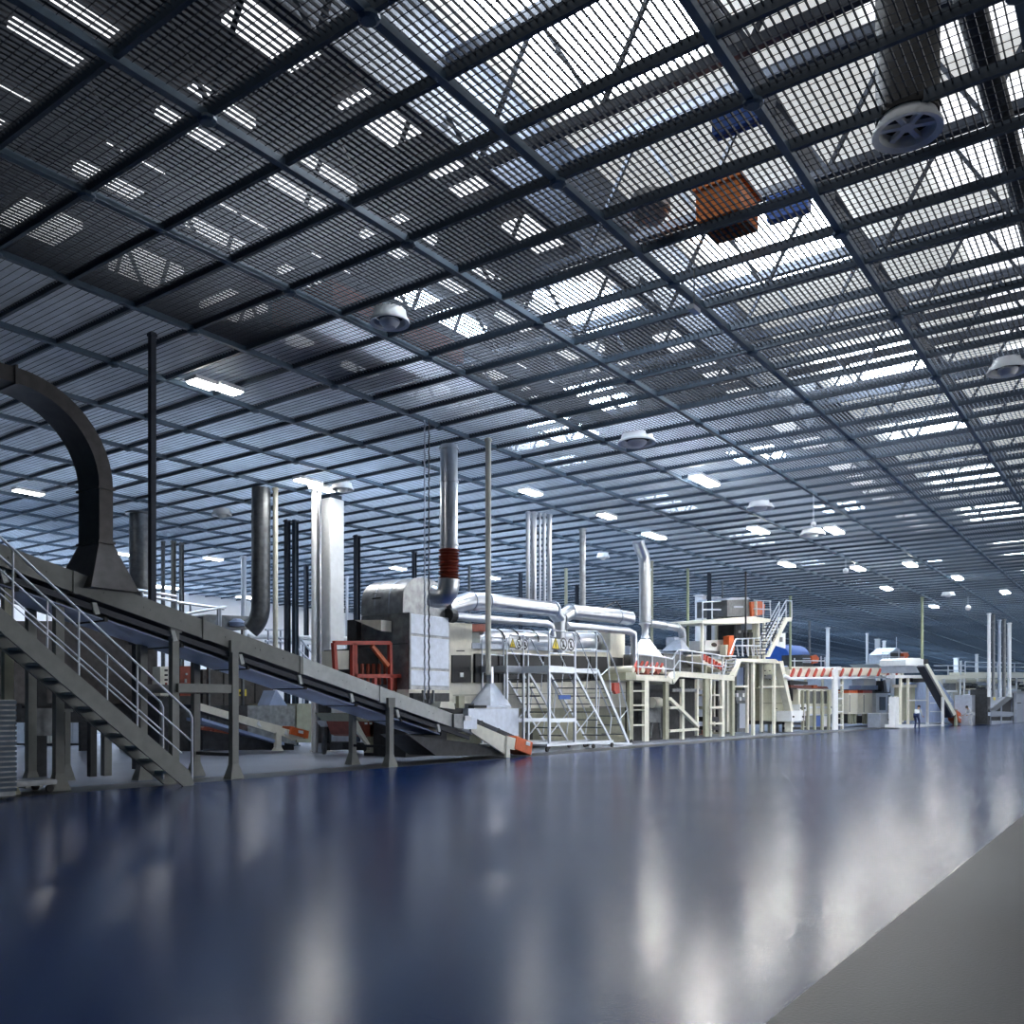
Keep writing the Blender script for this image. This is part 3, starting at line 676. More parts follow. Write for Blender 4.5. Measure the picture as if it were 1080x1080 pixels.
# red slotted conveyor segment and oven base
t = thing('red_slotted_hopper', onX(390,790,-17.6), 'red slotted sheet hopper on brown legs under the conveyor', 'hopper')
slab('body', -17.6, [(381,760),(448,762),(446,777),(390,777),(386,775)], 1.4, 'rust', parent=t)
for k in range(5):
    slab('slot', -17.57, rect(385+k*5,762,387.5+k*5,764), .02, 'white', parent=t); slab('slot', -17.57, rect(396+k*4,773,398+k*4,774.6), .02, 'cream', parent=t)
slab('rim', -17.55, [(372,752),(382,758),(449,760),(449,762),(380,761)], 1.5, 'creamdk', parent=t)
for a in (390,455): slab('leg', -17.6, [(a,764),(a+6,764),(a+6,791),(a+9,794),(a-3,794),(a,791)], .5, 'creamdk', parent=t)
slab('base_beam', -17.7, rect(398,784,500,792), 1.4, 'dark', parent=t)
slab('side_strut', -17.5, [(377,760),(382,770),(391,786),(388,786),(376,770)], .1, 'cream', parent=t)

# ---------------------------------------------------------------- oven with rounded hood
XO = -16.3
def zX(py, px, X): return onX(px, py, X).z
yA = onX(430.5, 700, XO).y; yBk = onX(474, 700, XO).y; zt0 = zX(646, 430.5, XO); zb0 = zX(727, 430.5, XO)
# length away from the aisle: left edge seen at px 381
k = (381-540)/F; xl = (yA*(RY - k*FY))/(k*FX-RX)
t = thing('oven', ((XO+xl)/2, (yA+yBk)/2, 0), 'big weathered steel oven with rounded hood and pale front panels', 'oven')
B().box((xl,yA,zb0),(XO,yBk,zt0)).obj('casing', 'steelrough', t)
for (c0,c1) in ((646,669),(669.7,705),(705.7,724)):
    B().box((XO,yA+.06,zX(c1,430.5,XO)+.03),(XO+.03,yBk-.05,zX(c0,430.5,XO)-.02)).obj('front_panel', 'galv', t, bevel=.01)
b = B()
B().box((XO,yA,zb0),(XO+.045,yA+.06,zt0)).obj('corner_trim', 'steeldk', t)
zm = zt0-(zt0-zb0)*.4
B().box((xl,yA-.02,zm-.02),(XO-.02,yA,zm+.01)).obj('seam', 'steeldk', t)
B().box((xl+.1,yA,0),(XO-.1,yBk,zb0-.35)).obj('dark_base', 'dark', t)
B().box((XO-1.5,yA-.02,zb0-.3),(XO+.05,yBk+.1,zb0)).obj('base_frame', 'cream', t)
# hood: rounded box lying along x
rh = (yBk-yA)*.62; prof = []
zh = zX(617,430.5,XO)
n_ = 14
for i in range(n_+1):
    a = math.pi*i/n_; yy = (yA+yBk)/2-.05 - math.cos(a)*(yBk-yA)*.53; zz = zt0+.25+math.sin(a)**.7*(zh-zt0-.2+.25); prof.append((yy, zz))
poly = [(0,prof[0][0],zt0)]+[(0,p_[0],p_[1]) for p_ in prof]+[(0,prof[-1][0],zt0)]
xh0 = XO-.1; xh1 = xl+.1
B().prism([(xh0,)+p_[1:] for p_ in poly], (xh1-xh0,0,0)).obj('rounded_hood', 'steelrough', t, smooth=True)
for q in (.32,.66): B().prism([(xh0+(xh1-xh0)*q,p_[1],p_[2]+.012) for p_ in poly], (-.04,0,0)).obj('hood_seam', 'galv', t)
B().box((xh1+.4,yA-.06,zt0+.12),(XO-1.1,yA+.1,zt0+.62)).obj('hood_door', 'steelrough', t, bevel=.01)
for q in (.35,.7): xx = xh1+.4+(XO-1.5-xh1)*q; B().tube([(xx,yA-.12,zt0+.45),(xx+.25,yA-.12,zt0+.45)], .02, 6).obj('door_handle', 'black', t)
q = onX(385,652,XO-2.6)
b = B().prism([(xl+.2,yA-.05,zt0-.15),(xl+1.2,yA-.05,zt0-.2),(xl+1.2,yA-.05,zt0-.5)], (0,-.4,0)); b.obj('bracket', 'cream', t)
B().box((xl-.35,yA-.2,zt0-1.1),(xl,yA+.8,zt0-.1)).obj('side_box', 'dark', t)
# dark machinery at oven foot
t = thing('feed_machine', onX(452,745,-15.9), 'small feeding machine with cream box and black tray at the oven foot', 'machine')
slab('black_tray', -15.9, [(466,746),(492,747),(492,753),(479,752),(466,748)], .8, 'black', parent=t)
slab('cream_box', -15.85, [(465,740),(479,740),(480,748),(464,746)], .5, 'cream', parent=t)
slab('post', -16, rect(484,734,490,748), .3, 'creamdk', parent=t); slab('dark_cover', -16.1, rect(436,731,474,742), .8, 'dark', parent=t)
for a in (446,452,457): B().tube([onX(a,728,-15.95),onX(a,742,-15.95)], .035, 8).obj('cylinder', 'steeldk', t)
slab('lower_body', -16.2, rect(440,742,500,772), .9, 'dark', parent=t)
# orange safety cage
t = thing('safety_cage', onX(390,740,-17.2), 'orange-red framed safety cage in front of the oven', 'cage')
Xc = -16.6
for pts in ([(352,678),(411,678)],[(372,678),(372,717)],[(352,678),(354,712)],[(374,679),(374,717)],[(411,678),(412,735)],[(372,713),(432,713)],[(431,713),(432,736)],[(395,714),(395,730)],[(392,681),(409,702)]):
    B().bar(onX(*pts[0],Xc), onX(*pts[1],Xc), .1, .1).obj('frame_bar', 'red' if pts[0][0] != 392 else 'orange', t)
slab('mesh_panel', Xc-.1, [(413,714),(431,714),(431,736),(413,727)], .03, 'rust', parent=t)
slab('motor', Xc-.9, rect(356,686,368,706), .6, 'cream', parent=t); slab('inner_machine', Xc-.8, rect(374,684,410,720), 1.2, 'dark', parent=t)
for k in range(6): slab('hanging_strip', Xc-.5, rect(376+k*6,700,378+k*6,722), .06, 'rust', parent=t)

# ---------------------------------------------------------------- long cream machine
XM = -17.0
t = thing('drying_line', onX(560,780,XM), 'long cream drying machine with a row of dark windowed doors', 'machine')
def sl2(name, poly, dx, m, X=XM, **k): return slab(name, X, poly, dx, m, parent=t, **k)
sl2('end_cabinet', [(474,656),(498,658),(498,724),(474,724)], 2.2, 'cream'); sl2('end_cabinet', [(643.5,667),(659,667.5),(659,720),(643.5,721)], 2.2, 'cream')
sl2('upper_panel', [(498,684),(643.5,688),(643.5,721),(498,723)], 2.0, 'cream', X=XM-.06)
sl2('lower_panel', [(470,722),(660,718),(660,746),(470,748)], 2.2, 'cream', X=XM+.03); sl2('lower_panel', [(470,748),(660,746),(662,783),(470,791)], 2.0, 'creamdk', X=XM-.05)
sl2('seam_line', [(470,733),(660,730),(660,730.8),(470,733.8)], .02, 'creamdk', X=XM+.05)
for a,c,y0,y1,y2,y3 in [(477,497,691,691,720,720),(501.5,525,689.5,690,720,720),(526.5,549,690,690.5,720,720),(550.5,572,690.5,691,720,720),(573.5,593,691,691.5,719.5,719.5),(594.5,607,691.5,692,719,719),(609,622,692,692.3,718.5,718.5),(623,641,692.3,692.8,718,718),(644.5,657,693,693.8,717,716.3)]:
    o = sl2('dark_door', [(a,y0),(c,y1),(c,y3),(a,y2)], .08, 'glass', X=XM+.04)
    bb = B().prism([onX(p_,q_,XM+.06) for p_,q_ in ((c-1.6,y1+12),(c-.9,y1+12),(c-.9,y1+16),(c-1.6,y1+16))], (-.02,0,0)); bb.obj('door_handle', 'steeldk', o)
sl2('notice', rect(485.5,709.5,489,714), .02, 'white', X=XM+.07); sl2('notice', rect(653,709.5,655.5,713), .02, 'white', X=XM+.07)
sl2('latch', rect(482,686,490,687), .03, 'black', X=XM+.02)
sl2('roof_shade', [(498,678),(643,686),(643,688),(498,684)], .5, 'galv', X=XM+.02)
sl2('open_hatch', rect(555,773,562,780), .03, 'black', X=XM-.02)
b = B(); a0 = onX(497,674,XM-.7); a1 = onX(634,677,XM-.7)
b.tube([a0,a1], .36, 24); b.obj('tank_cylinder', 'steel', t, smooth=True)
for px in (505,520,536,556,580,600,620,632):
    q = onX(px,675.5,XM-.7); pts = [q+Vector((math.sin(a)*.4,.0+.12*math.sin(a),math.cos(a)*.4)) for a in [-.3+.25*i for i in range(9)]]; B().tube(pts, .022, 6).obj('cable_hoop', 'black', t)
sl2('rust_box', rect(497.5,658,516,666), .8, 'rust', X=XM-.2)
sl2('back_panel', [(596,668),(643,667),(643,680),(634,686),(596,684)], .2, 'cream', X=XM-1.4)

# pipes over the machine
XP = -16.5
t = thing('main_duct', onX(590,650,XP), 'thick silver duct running over the cream machine to a Y junction', 'duct')
R1 = .27
def pp(*l, X=XP): return [onX(a,c,X) for a,c in l]
B().tube(pp((470,641),(494,634),(512,634.5),(583,643),(590,652)), [R1*.9,R1,R1,R1*.95,R1*.9], 20).obj('left_tube', 'steel', t, smooth=True)
B().tube(pp((592,652),(602,645),(650,650),(662,652)), [R1*.9,R1,R1,R1*.98], 20).obj('right_tube', 'steel', t, smooth=True)
q = onX(663,652.5,XP); B().lathe((q.x,q.y,q.z-R1*.9), [(0,0),(R1*.7,.03),(R1,R1*.5),(R1,R1*1.3),(R1*.7,R1*1.85),(0,R1*1.9)], 18).obj('end_cap', 'steel', t, smooth=True)
B().tube(pp((590,650),(590,690)), R1*.8, 18).obj('drop_tube', 'steel', t, smooth=True)
for px,py in ((496,634),(512,634.3),(583,643),(600,645.3),(650,650.2)):
    a = onX(px,py,XP); e = onX(px+1.2,py+.1,XP); B().tube([a,e], R1+.02, 20).obj('clamp_band', 'galv', t, smooth=True)
B().tube(pp((637,641),(650,634),(655,641)), .025, 6).obj('lifting_loop', 'black', t)
t = thing('lower_pipe', onX(560,660,XP+.15), 'thinner silver pipe under the main duct with bent ends', 'pipe')
B().tube(pp((478,650),(576,657.5),(581,660),(583,672),X=XP+.15), .12, 14).obj('left_run', 'steel', t, smooth=True)
B().tube(pp((597,660),(662,665.5),(668,668.5),(669,680),(669,712),X=XP+.15), .14, 14).obj('right_run', 'steel', t, smooth=True)
b = B(); q = onX(477,649.5,XP+.2); b.tube([q+Vector((0,-.2,0)),q+Vector((0,.05,0))], .2, 14); b.obj('valve', 'black', t)

# hopper and bin in front
XH = -15.7
t = thing('hopper_bin', onX(515,778,XH), 'galvanised bin with pyramid hood under the tall cream post', 'hopper')
slab('bin', XH, [(494,747.5),(547,747),(547,776),(528,776),(500,762),(494,760)], .9, 'galv', parent=t)
c = onX(517,745,XH-.45); tp = onX(518,721,XH-.45)
B().frust((c.x,c.y,c.z),.42,.52,(c.x,c.y,tp.z),.08,.1).obj('pyramid_hood', 'galv', t)
slab('black_edge', XH+.02, rect(500,744,513.5,746.7), .2, 'black', parent=t); slab('rim', XH+.01, rect(513.5,744,538,746.7), .9, 'galv', parent=t)
B().cyl((c.x,c.y,tp.z), .11, .5, 14).obj('spigot', 'steel', t, smooth=True)
slab('support', XH-.1, rect(520,770,545,795), .6, 'dark', parent=t)

# ---------------------------------------------------------------- rolling ladders with warning signs
def rolling_ladder(px0, px1, yb, ytop, X, label, sign):
    """frame and platform facing the aisle between px0 and px1; stair descends away to the right"""
    a = onX(px0, yb, X); c = onX(px1, yb, X); y0, y1 = a.y, c.y
    zp = onX(px0, 706, X).z; zr = onX(px0, ytop, X).z
    D = .95
    t = thing('rolling_ladder', (X-D/2, (y0+y1)/2, 0), label, 'ladder', 'rolling warehouse ladders')
    Lr = 2.35                                           # run of the stair along y
    for X_ in (X, X-D):
        B().box((X_-.035,y0-.15,.16),(X_+.035,y1+Lr+.1,.24)).obj('base_rail', 'alu', t)
        for yy in (y0, y1):
            B().bar((X_,yy,.2),(X_,yy,zp),.065,.065).obj('upright', 'alu', t)
            B().tube([(X_,yy,zp),(X_,yy,zr-.1)], .024, 8).obj('rail_post', 'alu', t)
        B().bar((X_,y0,.95),(X_,y1,.95),.06,.12).obj('cross_bar', 'alu', t)
        B().tube([(X_,y0,zr-.14),(X_,y0+.1,zr),(X_,y1-.1,zr),(X_,y1,zr-.14)], .024, 8).obj('top_rail', 'alu', t, smooth=True)
        B().tube([(X_,y0,zp+.5),(X_,y1,zp+.5)], .02, 8).obj('middle_rail', 'alu', t)
        # stair stringer and handrail
        B().bar((X_,y1+.02,zp-.05),(X_,y1+Lr,.2),.03,.08).obj('stringer', 'alu', t)
        B().tube([(X_,y1,zr-.05),(X_,y1+.18,zr-.08),(X_,y1+Lr-.05,1.12),(X_,y1+Lr+.02,1.0),(X_,y1+Lr-.1,.45)], .022, 8).obj('handrail', 'alu', t, smooth=True)
        for q in (.3,.62): 
            yy = y1+Lr*q; zs = zp-(zp-.2)*q; B().tube([(X_,yy,zs),(X_,yy+.16,zs+1.0)], .018, 8).obj('baluster', 'alu', t)
        B().tube([(X_,y1,.45),(X_,y1+Lr*.52,zp*.5)], .02, 6).obj('brace', 'alu', t)
    B().box((X-D-.03,y0-.05,zp-.08),(X+.03,y1+.05,zp)).obj('platform', 'alu', t)
    B().box((X-D,y0-.02,zp),(X+.02,y0,zp+.12)).obj('kick_plate', 'alu', t)
    B().box((X+.0,y0,zp),(X+.02,y1,zp+.12)).obj('kick_plate', 'alu', t)
    for yy in (y0-.1, y1+Lr): B().box((X-D,yy-.03,.16),(X,yy+.03,.22)).obj('base_cross', 'alu', t)
    n_ = 9
    for k in range(1, n_):
        q = k/n_; yy = y1+Lr*q; z = zp-(zp-.15)*q
        B().box((X-D+.03,yy-.11,z-.02),(X-.03,yy+.11,z+.015)).obj('tread', 'steeldk', t)
    for X_ in (X, X-D):
        for yy in (y0-.1, y1+Lr*.5, y1+Lr+.05):
            w_ = B().tube([(X_-.025,yy,.075),(X_+.025,yy,.075)], .075, 14).obj('caster', 'black', t, smooth=True)
            B().box((X_-.035,yy-.02,.1),(X_+.035,yy+.02,.17)).obj('fork', 'steeldk', w_) if False else None
    # warning board: yellow triangle and two prohibition rings
    zs0, zs1 = zp+.62, zp+.95; xs = X+.03
    s = B().box((xs,y0+.08,zs0),(xs+.012,y1-.06,zs1)).obj('warning_board', 'white', t)
    W = y1-y0-.14; zc = (zs0+zs1)/2+.03
    def ring(yc, R):
        r_ = B(); V = []
        for i in range(20):
            an = 2*math.pi*i/20
            V += [(xs+.016,yc+math.cos(an)*R,zc+math.sin(an)*R),(xs+.016,yc+math.cos(an)*R*.78,zc+math.sin(an)*R*.78)]
        r_.add(V, [(2*i,2*((i+1)%20),2*((i+1)%20)+1,2*i+1) for i in range(20)])
        r_.bar((xs+.016,yc-R*.62,zc+R*.62),(xs+.016,yc+R*.62,zc-R*.62),.004,R*.2,up=(0,1,1)); r_.obj('prohibition_ring', 'black', s)
        B().prism([(xs+.015,yc-R*.3,zc-R*.5),(xs+.015,yc+R*.25,zc-R*.5),(xs+.015,yc+R*.1,zc+R*.5),(xs+.015,yc-R*.15,zc+R*.45)], (-.001,0,0)).obj('pictogram', 'black', s)
    yc = y0+.08+W*.17; R = W*.15
    B().prism([(xs+.014,yc-R*1.15,zc-R),(xs+.014,yc+R*1.15,zc-R),(xs+.014,yc,zc+R*1.1)], (-.002,0,0)).obj('triangle_border', 'black', s)
    B().prism([(xs+.017,yc-R*.9,zc-R*.82),(xs+.017,yc+R*.9,zc-R*.82),(xs+.017,yc,zc+R*.8)], (-.002,0,0)).obj('warning_triangle', 'yellow', s)
    B().prism([(xs+.02,yc-R*.1,zc-R*.65),(xs+.02,yc+R*.1,zc-R*.65),(xs+.02,yc+R*.12,zc+R*.4),(xs+.02,yc-R*.12,zc+R*.4)], (-.002,0,0)).obj('exclamation_bar', 'black', s)
    ring(y0+.08+W*.5, R); ring(y0+.08+W*.83, R)
    for q in (.3,.65): B().box((xs+.013,y0+.08+W*q,zs0+.02),(xs+.016,y0+.08+W*(q+.2),zs0+.05)).obj('caption_line', 'black', s)
    return t, y0, y1, zp
t, y0, y1, zp = rolling_ladder(579, 606, 793, 664, -15.0, 'nearer rolling aluminium ladder with blue plate and warning board on its railing', None)
B().prism([onX(589.5,733,-14.95),onX(602,733,-14.95),onX(602,737.5,-14.95),onX(589.5,737.5,-14.95)], (-.02,0,0)).obj('blue_plate', 'blue', t)
t2, y0, y1, zp = rolling_ladder(534.5, 557, 789, 669, -16.0, 'farther rolling aluminium ladder behind, its warning board beside the tall cream post', None)
# red extinguisher-like holder on the ladder rail
t = thing('platform_ladder', onX(630,788,-15.6), 'wide aluminium platform ladder with red holder and long stair to the right', 'ladder', 'rolling warehouse ladders')
Xq = -15.6
def bars(X, t_, lst, m, r=.03, name='frame_tube'):
    for (a,c) in lst: B().tube([onX(*a,X), onX(*c,X)], r, 8).obj(name, m, t_)
for o in (0,-.9):
    bars(Xq+o, t, [((629,666),(629,780)),((607,666),(607,784)),((607,666),(629,666)),((607,685),(629,685)),((607,706),(629,706))], 'alu', .03)
    B().tube([onX(629,666,Xq+o),onX(634,670,Xq+o),onX(648,700,Xq+o),onX(661,745,Xq+o),onX(664,770,Xq+o)], .026, 8).obj('handrail', 'alu', t, smooth=True)
    B().bar(onX(630,707,Xq+o), onX(663,784,Xq+o), .05, .12).obj('stringer', 'alu', t)
    bars(Xq+o, t, [((640,685),(645,738)),((652,715),(655,762)),((634,712),(644,703)),((651,762),(662,748))], 'alu', .02, 'baluster')
    B().bar(onX(605,783,Xq+o), onX(666,784.5,Xq+o), .06, .08).obj('base_rail', 'alu', t)
    for px in (617,643,666): 
        q = onX(px,787.4,Xq+o); B().tube([(q.x-.025,q.y,.09),(q.x+.025,q.y,.09)], .09, 14).obj('caster', 'black', t, smooth=True)
for k in range(1,8):
    f_ = k/8.; q = onX(630+33*f_, 707+77*f_, Xq); B().box((Xq-.9,q.y-.11,q.z-.02),(Xq,q.y+.11,q.z+.015)).obj('tread', 'steeldk', t)
q = onX(607,706,Xq); q2 = onX(629,706,Xq); B().box((Xq-.95,q.y,q.z-.1),(Xq+.03,q2.y,q.z)).obj('platform', 'alu', t)
B().prism([onX(a,c,Xq+.06) for a,c in ((648,720),(653,720),(654,731),(650,732),(648,728))], (-.12,0,0)).obj('holder', 'red', t)
B().prism([onX(a,c,Xq+.06) for a,c in ((634,781.5),(640,781.5),(640,783.5),(634,783.5))], (-.02,0,0)).obj('yellow_label', 'yellow', t)
# ---------------------------------------------------------------- hooded line with raised walkway
XW = -15.7
def lines(t_, X, lst, m, r, name, sq=False):
    for s_ in lst:
        P = [onX(a,c,X) for a,c in s_]
        if sq:
            for i in range(len(P)-1): B().bar(P[i], P[i+1], 2*r, 2*r).obj(name, m, t_)
        else: B().tube(P, r, 8).obj(name, m, t_)
t = thing('hooded_machine', onX(690,782,XW-.6), 'silver-hooded machine with red and white rollers on a cream frame', 'machine')
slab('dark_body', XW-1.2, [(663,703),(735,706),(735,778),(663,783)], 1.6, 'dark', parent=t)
slab('top_beam', XW, [(662,711),(704,712.5),(709,716.5),(709,721.5),(704,719),(662,717)], 2.6, 'cream', parent=t)
slab('beam_end', XW+.02, rect(660,709,671,717), 2.5, 'creamdk', parent=t)
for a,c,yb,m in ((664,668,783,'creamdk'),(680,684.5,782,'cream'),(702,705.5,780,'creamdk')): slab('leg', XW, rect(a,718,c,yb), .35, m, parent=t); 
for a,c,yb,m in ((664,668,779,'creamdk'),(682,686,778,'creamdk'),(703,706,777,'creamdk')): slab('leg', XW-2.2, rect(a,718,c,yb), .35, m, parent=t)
for y_,m in ((728,'cream'),(743,'cream'),(748,'creamdk'),(764,'cream')): slab('shelf_bar', XW-.02, rect(667,y_,681,y_+1.6), .2, m, parent=t)
for k in range(7):
    q = onX(668+k*5.3, 706+(k%2)*1.5, XW-.3); b = B().tube([q, q+Vector((-2,0,-.0))], .14, 10); b.obj('roller', 'rust' if k%2 else 'cream', t, smooth=True)
for k in range(6):
    q = onX(669+k*5.3, 702.5+k*.5, XW-.35); b = B().bar(q+Vector((0,0,-.12)), q+Vector((0,.28,.2)), .07, .1); b.obj('red_arm', 'red', t)
c = onX(690,735,XW-.7); B().tube([onX(687,741,XW-.6),onX(695,741,XW-.6)], .22, 12).obj('motor', 'cream', t, smooth=True)
slab('motor_mount', XW-.7, rect(685,745,697,762), .5, 'steeldk', parent=t)
lines(t, XW-.7, [((688,762),(686,778)),((695,762),(697,778)),((684,722),(684,760))], 'steeldk', .05, 'machine_strut')
slab('glass_case', XW-.9, [(667,690),(712,692),(712,705),(667,703)], 1.4, 'steeldk', parent=t)
cc = onX(685,691,XW-1.0); tp = onX(685,676,XW-1.0)
# bent silver duct
DH = XW-1.0
q = onX(684,676,DH); dh = dep(q)
t = thing('hood_duct', q, 'silver duct with a bent top rising from its white pyramid hood', 'duct')
r = 6.2/F*dh
top = onZ(673.5,568,CZ); 
B().tube([onX(672.5,570,DH),onX(675,578,DH),onX(679,586,DH),onX(680,594,DH),onX(680.5,656,DH)], r, 20).obj('tube', 'steel', t, smooth=True)
for yy in (600,650,657): B().tube([onX(680.5,yy,DH),onX(680.5,yy+1.6,DH)], r*1.1, 20).obj('joint_band', 'steel', t, smooth=True)
B().tube([onX(680.5,657,DH),onX(680.5,662,DH),onX(680.5,669,DH),onX(680.5,673,DH)], [r,r*.6,r*.6,r*.8], 18).obj('neck', 'steel', t, smooth=True)
a = onX(680.5,674,DH); bb = onX(681,692,DH)
B().frust((bb.x,bb.y,bb.z),.5,.52,(a.x,a.y,a.z),.13,.15).obj('pyramid_hood', 'white', t)
riser('post', 687.5, 592, 690, 3, 'creamdk', 'slim olive post hugging the bent silver duct', 'post')
# side pipe to second hood
t = thing('side_pipe', onX(735,676,DH-.5), 'horizontal silver pipe elbowing down to the second smaller white hood', 'pipe')
B().tube([onX(684,657,DH-.3),onX(715,662,DH-.3),onX(719,665,DH-.3),onX(720,672,DH-.3)], .17, 16).obj('tube', 'steel', t, smooth=True)
for px in (700,713): B().tube([onX(px,657+(px-684)*.16,DH-.3),onX(px+.8,657.1+(px-684)*.16,DH-.3)], .2, 16).obj('joint_band', 'steel', t, smooth=True)
a = onX(716,675,DH-.5); bb = onX(713,687,DH-.5); B().frust((bb.x,bb.y,bb.z),.5,.5,(a.x,a.y,a.z),.13,.14).obj('pyramid_hood', 'galv', t)
slab('hood_plate', DH-1.0, rect(711,672,724,684), .4, 'galv', parent=t)
# raised walkway
t = thing('raised_walkway', onX(735,780,XW), 'cream raised walkway with tube railings and diagonal brace beside the hooded machine', 'walkway')
slab('deck_beam', XW, [(709,716),(715,709),(716.5,708),(775,712.5),(775,718),(717,713.5),(711,721.5)], .35, 'cream', parent=t)
slab('deck', XW-.35, [(716,708.5),(775,712.7),(775,714.5),(716,710.5)], 1.6, 'cream', parent=t)
slab('hanging_panel', XW-1.4, [(713,715),(742,717),(742,728),(708,727)], .15, 'cream', parent=t)
for a,c,yb,m in ((719.5,722,780,'cream'),(735.5,737,776,'cream'),(744,748,777,'creamdk'),(749.5,751,777,'cream'),(761.5,764.5,777,'cream'),(772.5,775,776,'creamdk')):
    slab('leg', XW-.02, rect(a,716,c,yb), .18, m, parent=t)
lines(t, XW, [((706,737),(736,766)),],'cream', .07, 'diagonal_brace', True)
lines(t, XW, [((706,771),(736,769)),((706,746.5),(719,746)),((748,746),(763,746)),((748,763),(763,763))], 'cream', .05, 'cross_bar', True)
lines(t, XW-.1, [((708,728),(737,728))], 'steeldk', .06, 'hose_rail', True)
for px in (713,717,725,728,735): lines(t, XW-.08, [((px,725),(px+1,729))], 'steeldk', .04, 'hook')
# railing
lines(t, XW, [((672,690),(693,692),(709,695),(711,692),(715,685.5),(730,687),(752,690),(762,692))], 'alu', .035, 'top_rail')
lines(t, XW, [((672,703),(710,706),(716,697),(762,703))], 'alu', .028, 'middle_rail')
for px,y0_,y1_ in ((673,690,712),(688,692,713),(702,693,715),(711,692,716),(717,686,709),(730,687,709.5),(741,689,710.5),(751,690,711),(762,692,712)): lines(t, XW, [((px,y0_),(px,y1_))], 'alu', .028, 'railing_post')
# cabinets behind walkway
t = thing('grey_cabinet', onX(715,775,XW-2.4), 'tall grey double cabinet behind the diagonal brace', 'cabinet')
slab('body', XW-2.4, rect(707,728,741,770), 1.0, 'galv', parent=t)
for a in (718,729): slab('door_gap', XW-2.37, rect(a,730,a+.8,769), .03, 'dark', parent=t)
slab('handle', XW-2.36, rect(721,748,722,752), .04, 'black', parent=t); slab('red_foot', XW-2.5, rect(738,764,745,776), .5, 'rust', parent=t); slab('plinth', XW-2.45, rect(708,770,740,774), .9, 'dark', parent=t)
t = thing('press_frame', onX(755,777,XW-1.5), 'open cream press frame with dark shelves under the walkway', 'machine')
slab('back_body', XW-2.3, rect(747,718,776,774), .7, 'creamdk', parent=t)
for y_,h_,m in ((745,3,'creamdk'),(756,5,'dark'),(766,4,'black'),(732,2,'cream')): slab('shelf', XW-1.0, rect(750,y_,762,y_+h_), .9, m, parent=t)
for a in (753,757,767,770): slab('upright', XW-1.2, rect(a,718,a+1.6,772), .2, 'cream' if a != 757 else 'dark', parent=t)
slab('bright_door', XW-2.25, rect(755,722,760,742), .05, 'white', parent=t)
# ribbed roller slide under the tower
t = thing('roller_slide', onX(752,700,XW-.9), 'sloping red and white roller slide feeding the tower', 'conveyor')
slab('slide_bed', XW-.9, [(738,692),(742,690),(765,699),(768,704),(760,709),(741,700)], 1.2, 'cream', parent=t)
for k in range(7):
    q = onX(742+k*3.2, 693.5+k*1.9, XW-.8); B().bar(q+Vector((0,0,-.1)), q+Vector((0,.1,.14)), .1, .12).obj('red_roller', 'red', t)
lines(t, XW-.9, [((744,700),(744,712)),((764,706),(764,714))], 'creamdk', .07, 'support')
slab('side_cabinet', XW-1.6, [(700,689),(740,692),(740,708),(700,706)], 1.0, 'steeldk', parent=t)
t = thing('label_cabinet', onX(754,687,XW-1.7), 'grey-white cabinet with a dark oval window beside the upright orange plate', 'cabinet')
slab('body', XW-1.7, [(744,675.5),(764,674.5),(766,687),(743,686)], 1.0, 'white', parent=t)
slab('base', XW-1.65, [(743,686),(766,687),(768,692),(743,690)], 1.1, 'steeldk', parent=t)
c = onX(753.5,680,XW-1.66); B().prism([(c.x,c.y+math.cos(a_)*.32,c.z+math.sin(a_)*.1) for a_ in [math.pi*i/8 for i in range(16)]], (-.02,0,0)).obj('oval_window', 'glass', t)
slab('post', XW-1.9, rect(743,690,746,712), .3, 'creamdk', parent=t); slab('post', XW-1.9, rect(763,690,766,714), .3, 'creamdk', parent=t)
t = thing('orange_plate', onX(771,692,XW-1.2), 'upright orange plate guard beside the label cabinet', 'guard')
slab('plate', XW-1.2, [(769,671),(774,670),(775,684),(773,691),(768,692),(769,680)], .3, 'orange', parent=t); slab('back_edge', XW-1.25, rect(765.5,680,768.5,691), .3, 'cream', parent=t)
slab('stand', XW-1.3, rect(769,691,772,714), .2, 'creamdk', parent=t)

# ---------------------------------------------------------------- tower
t = thing('machine_tower', onX(800,776,XW-.3), 'tall cream tower with upper platform, sloped olive panels and white frame', 'tower')
slab('front_frame_top', XW, [(783,695),(818,695),(824,700),(782,697.5),(776,714),(773.5,712)], .4, 'cream', parent=t)
slab('mid_deck', XW-.2, [(782,694.5),(818,695),(824,699.5),(782,698)], 2.2, 'cream', parent=t)
slab('sloped_beam', XW, [(822,697),(826,697),(837,751),(836,772),(834.5,772),(834.5,752)], .35, 'cream', parent=t)
for a,c,yb in ((794.5,796.3,776),(816.5,818.2,775),(788.5,790,773),(803.5,804.8,772)): slab('leg', XW-(0 if a != 788.5 and a != 803.5 else .8), rect(a,698,c,yb), .16, 'cream', parent=t)
slab('cross_bar', XW-.05, rect(774,723,790,725), .2, 'cream', parent=t); slab('cross_bar', XW-.05, rect(804,723.5,827,725), .2, 'cream', parent=t)
slab('olive_upper_panel', XW-1.0, [(804,700),(818,700),(826,725),(804,725)], 1.4, 'creamdk', parent=t)
slab('olive_lower_panel', XW-.9, [(804,725.6),(826,725.6),(834,758),(834,762),(804,760)], 1.5, 'creamdk', parent=t)
slab('olive_side_panel', XW-1.3, rect(795,700,803.4,760), 1.2, 'creamdk', parent=t)
slab('panel_seam', XW-.87, rect(804,741.5,830,742), .02, 'dark', parent=t)
for a,c in ((807,707),(812,707),(807,712),(812,716),(815,747),(819,747),(823,755)): slab('knob', XW-.86, rect(a,c,a+1,c+.8), .04, 'black', parent=t)
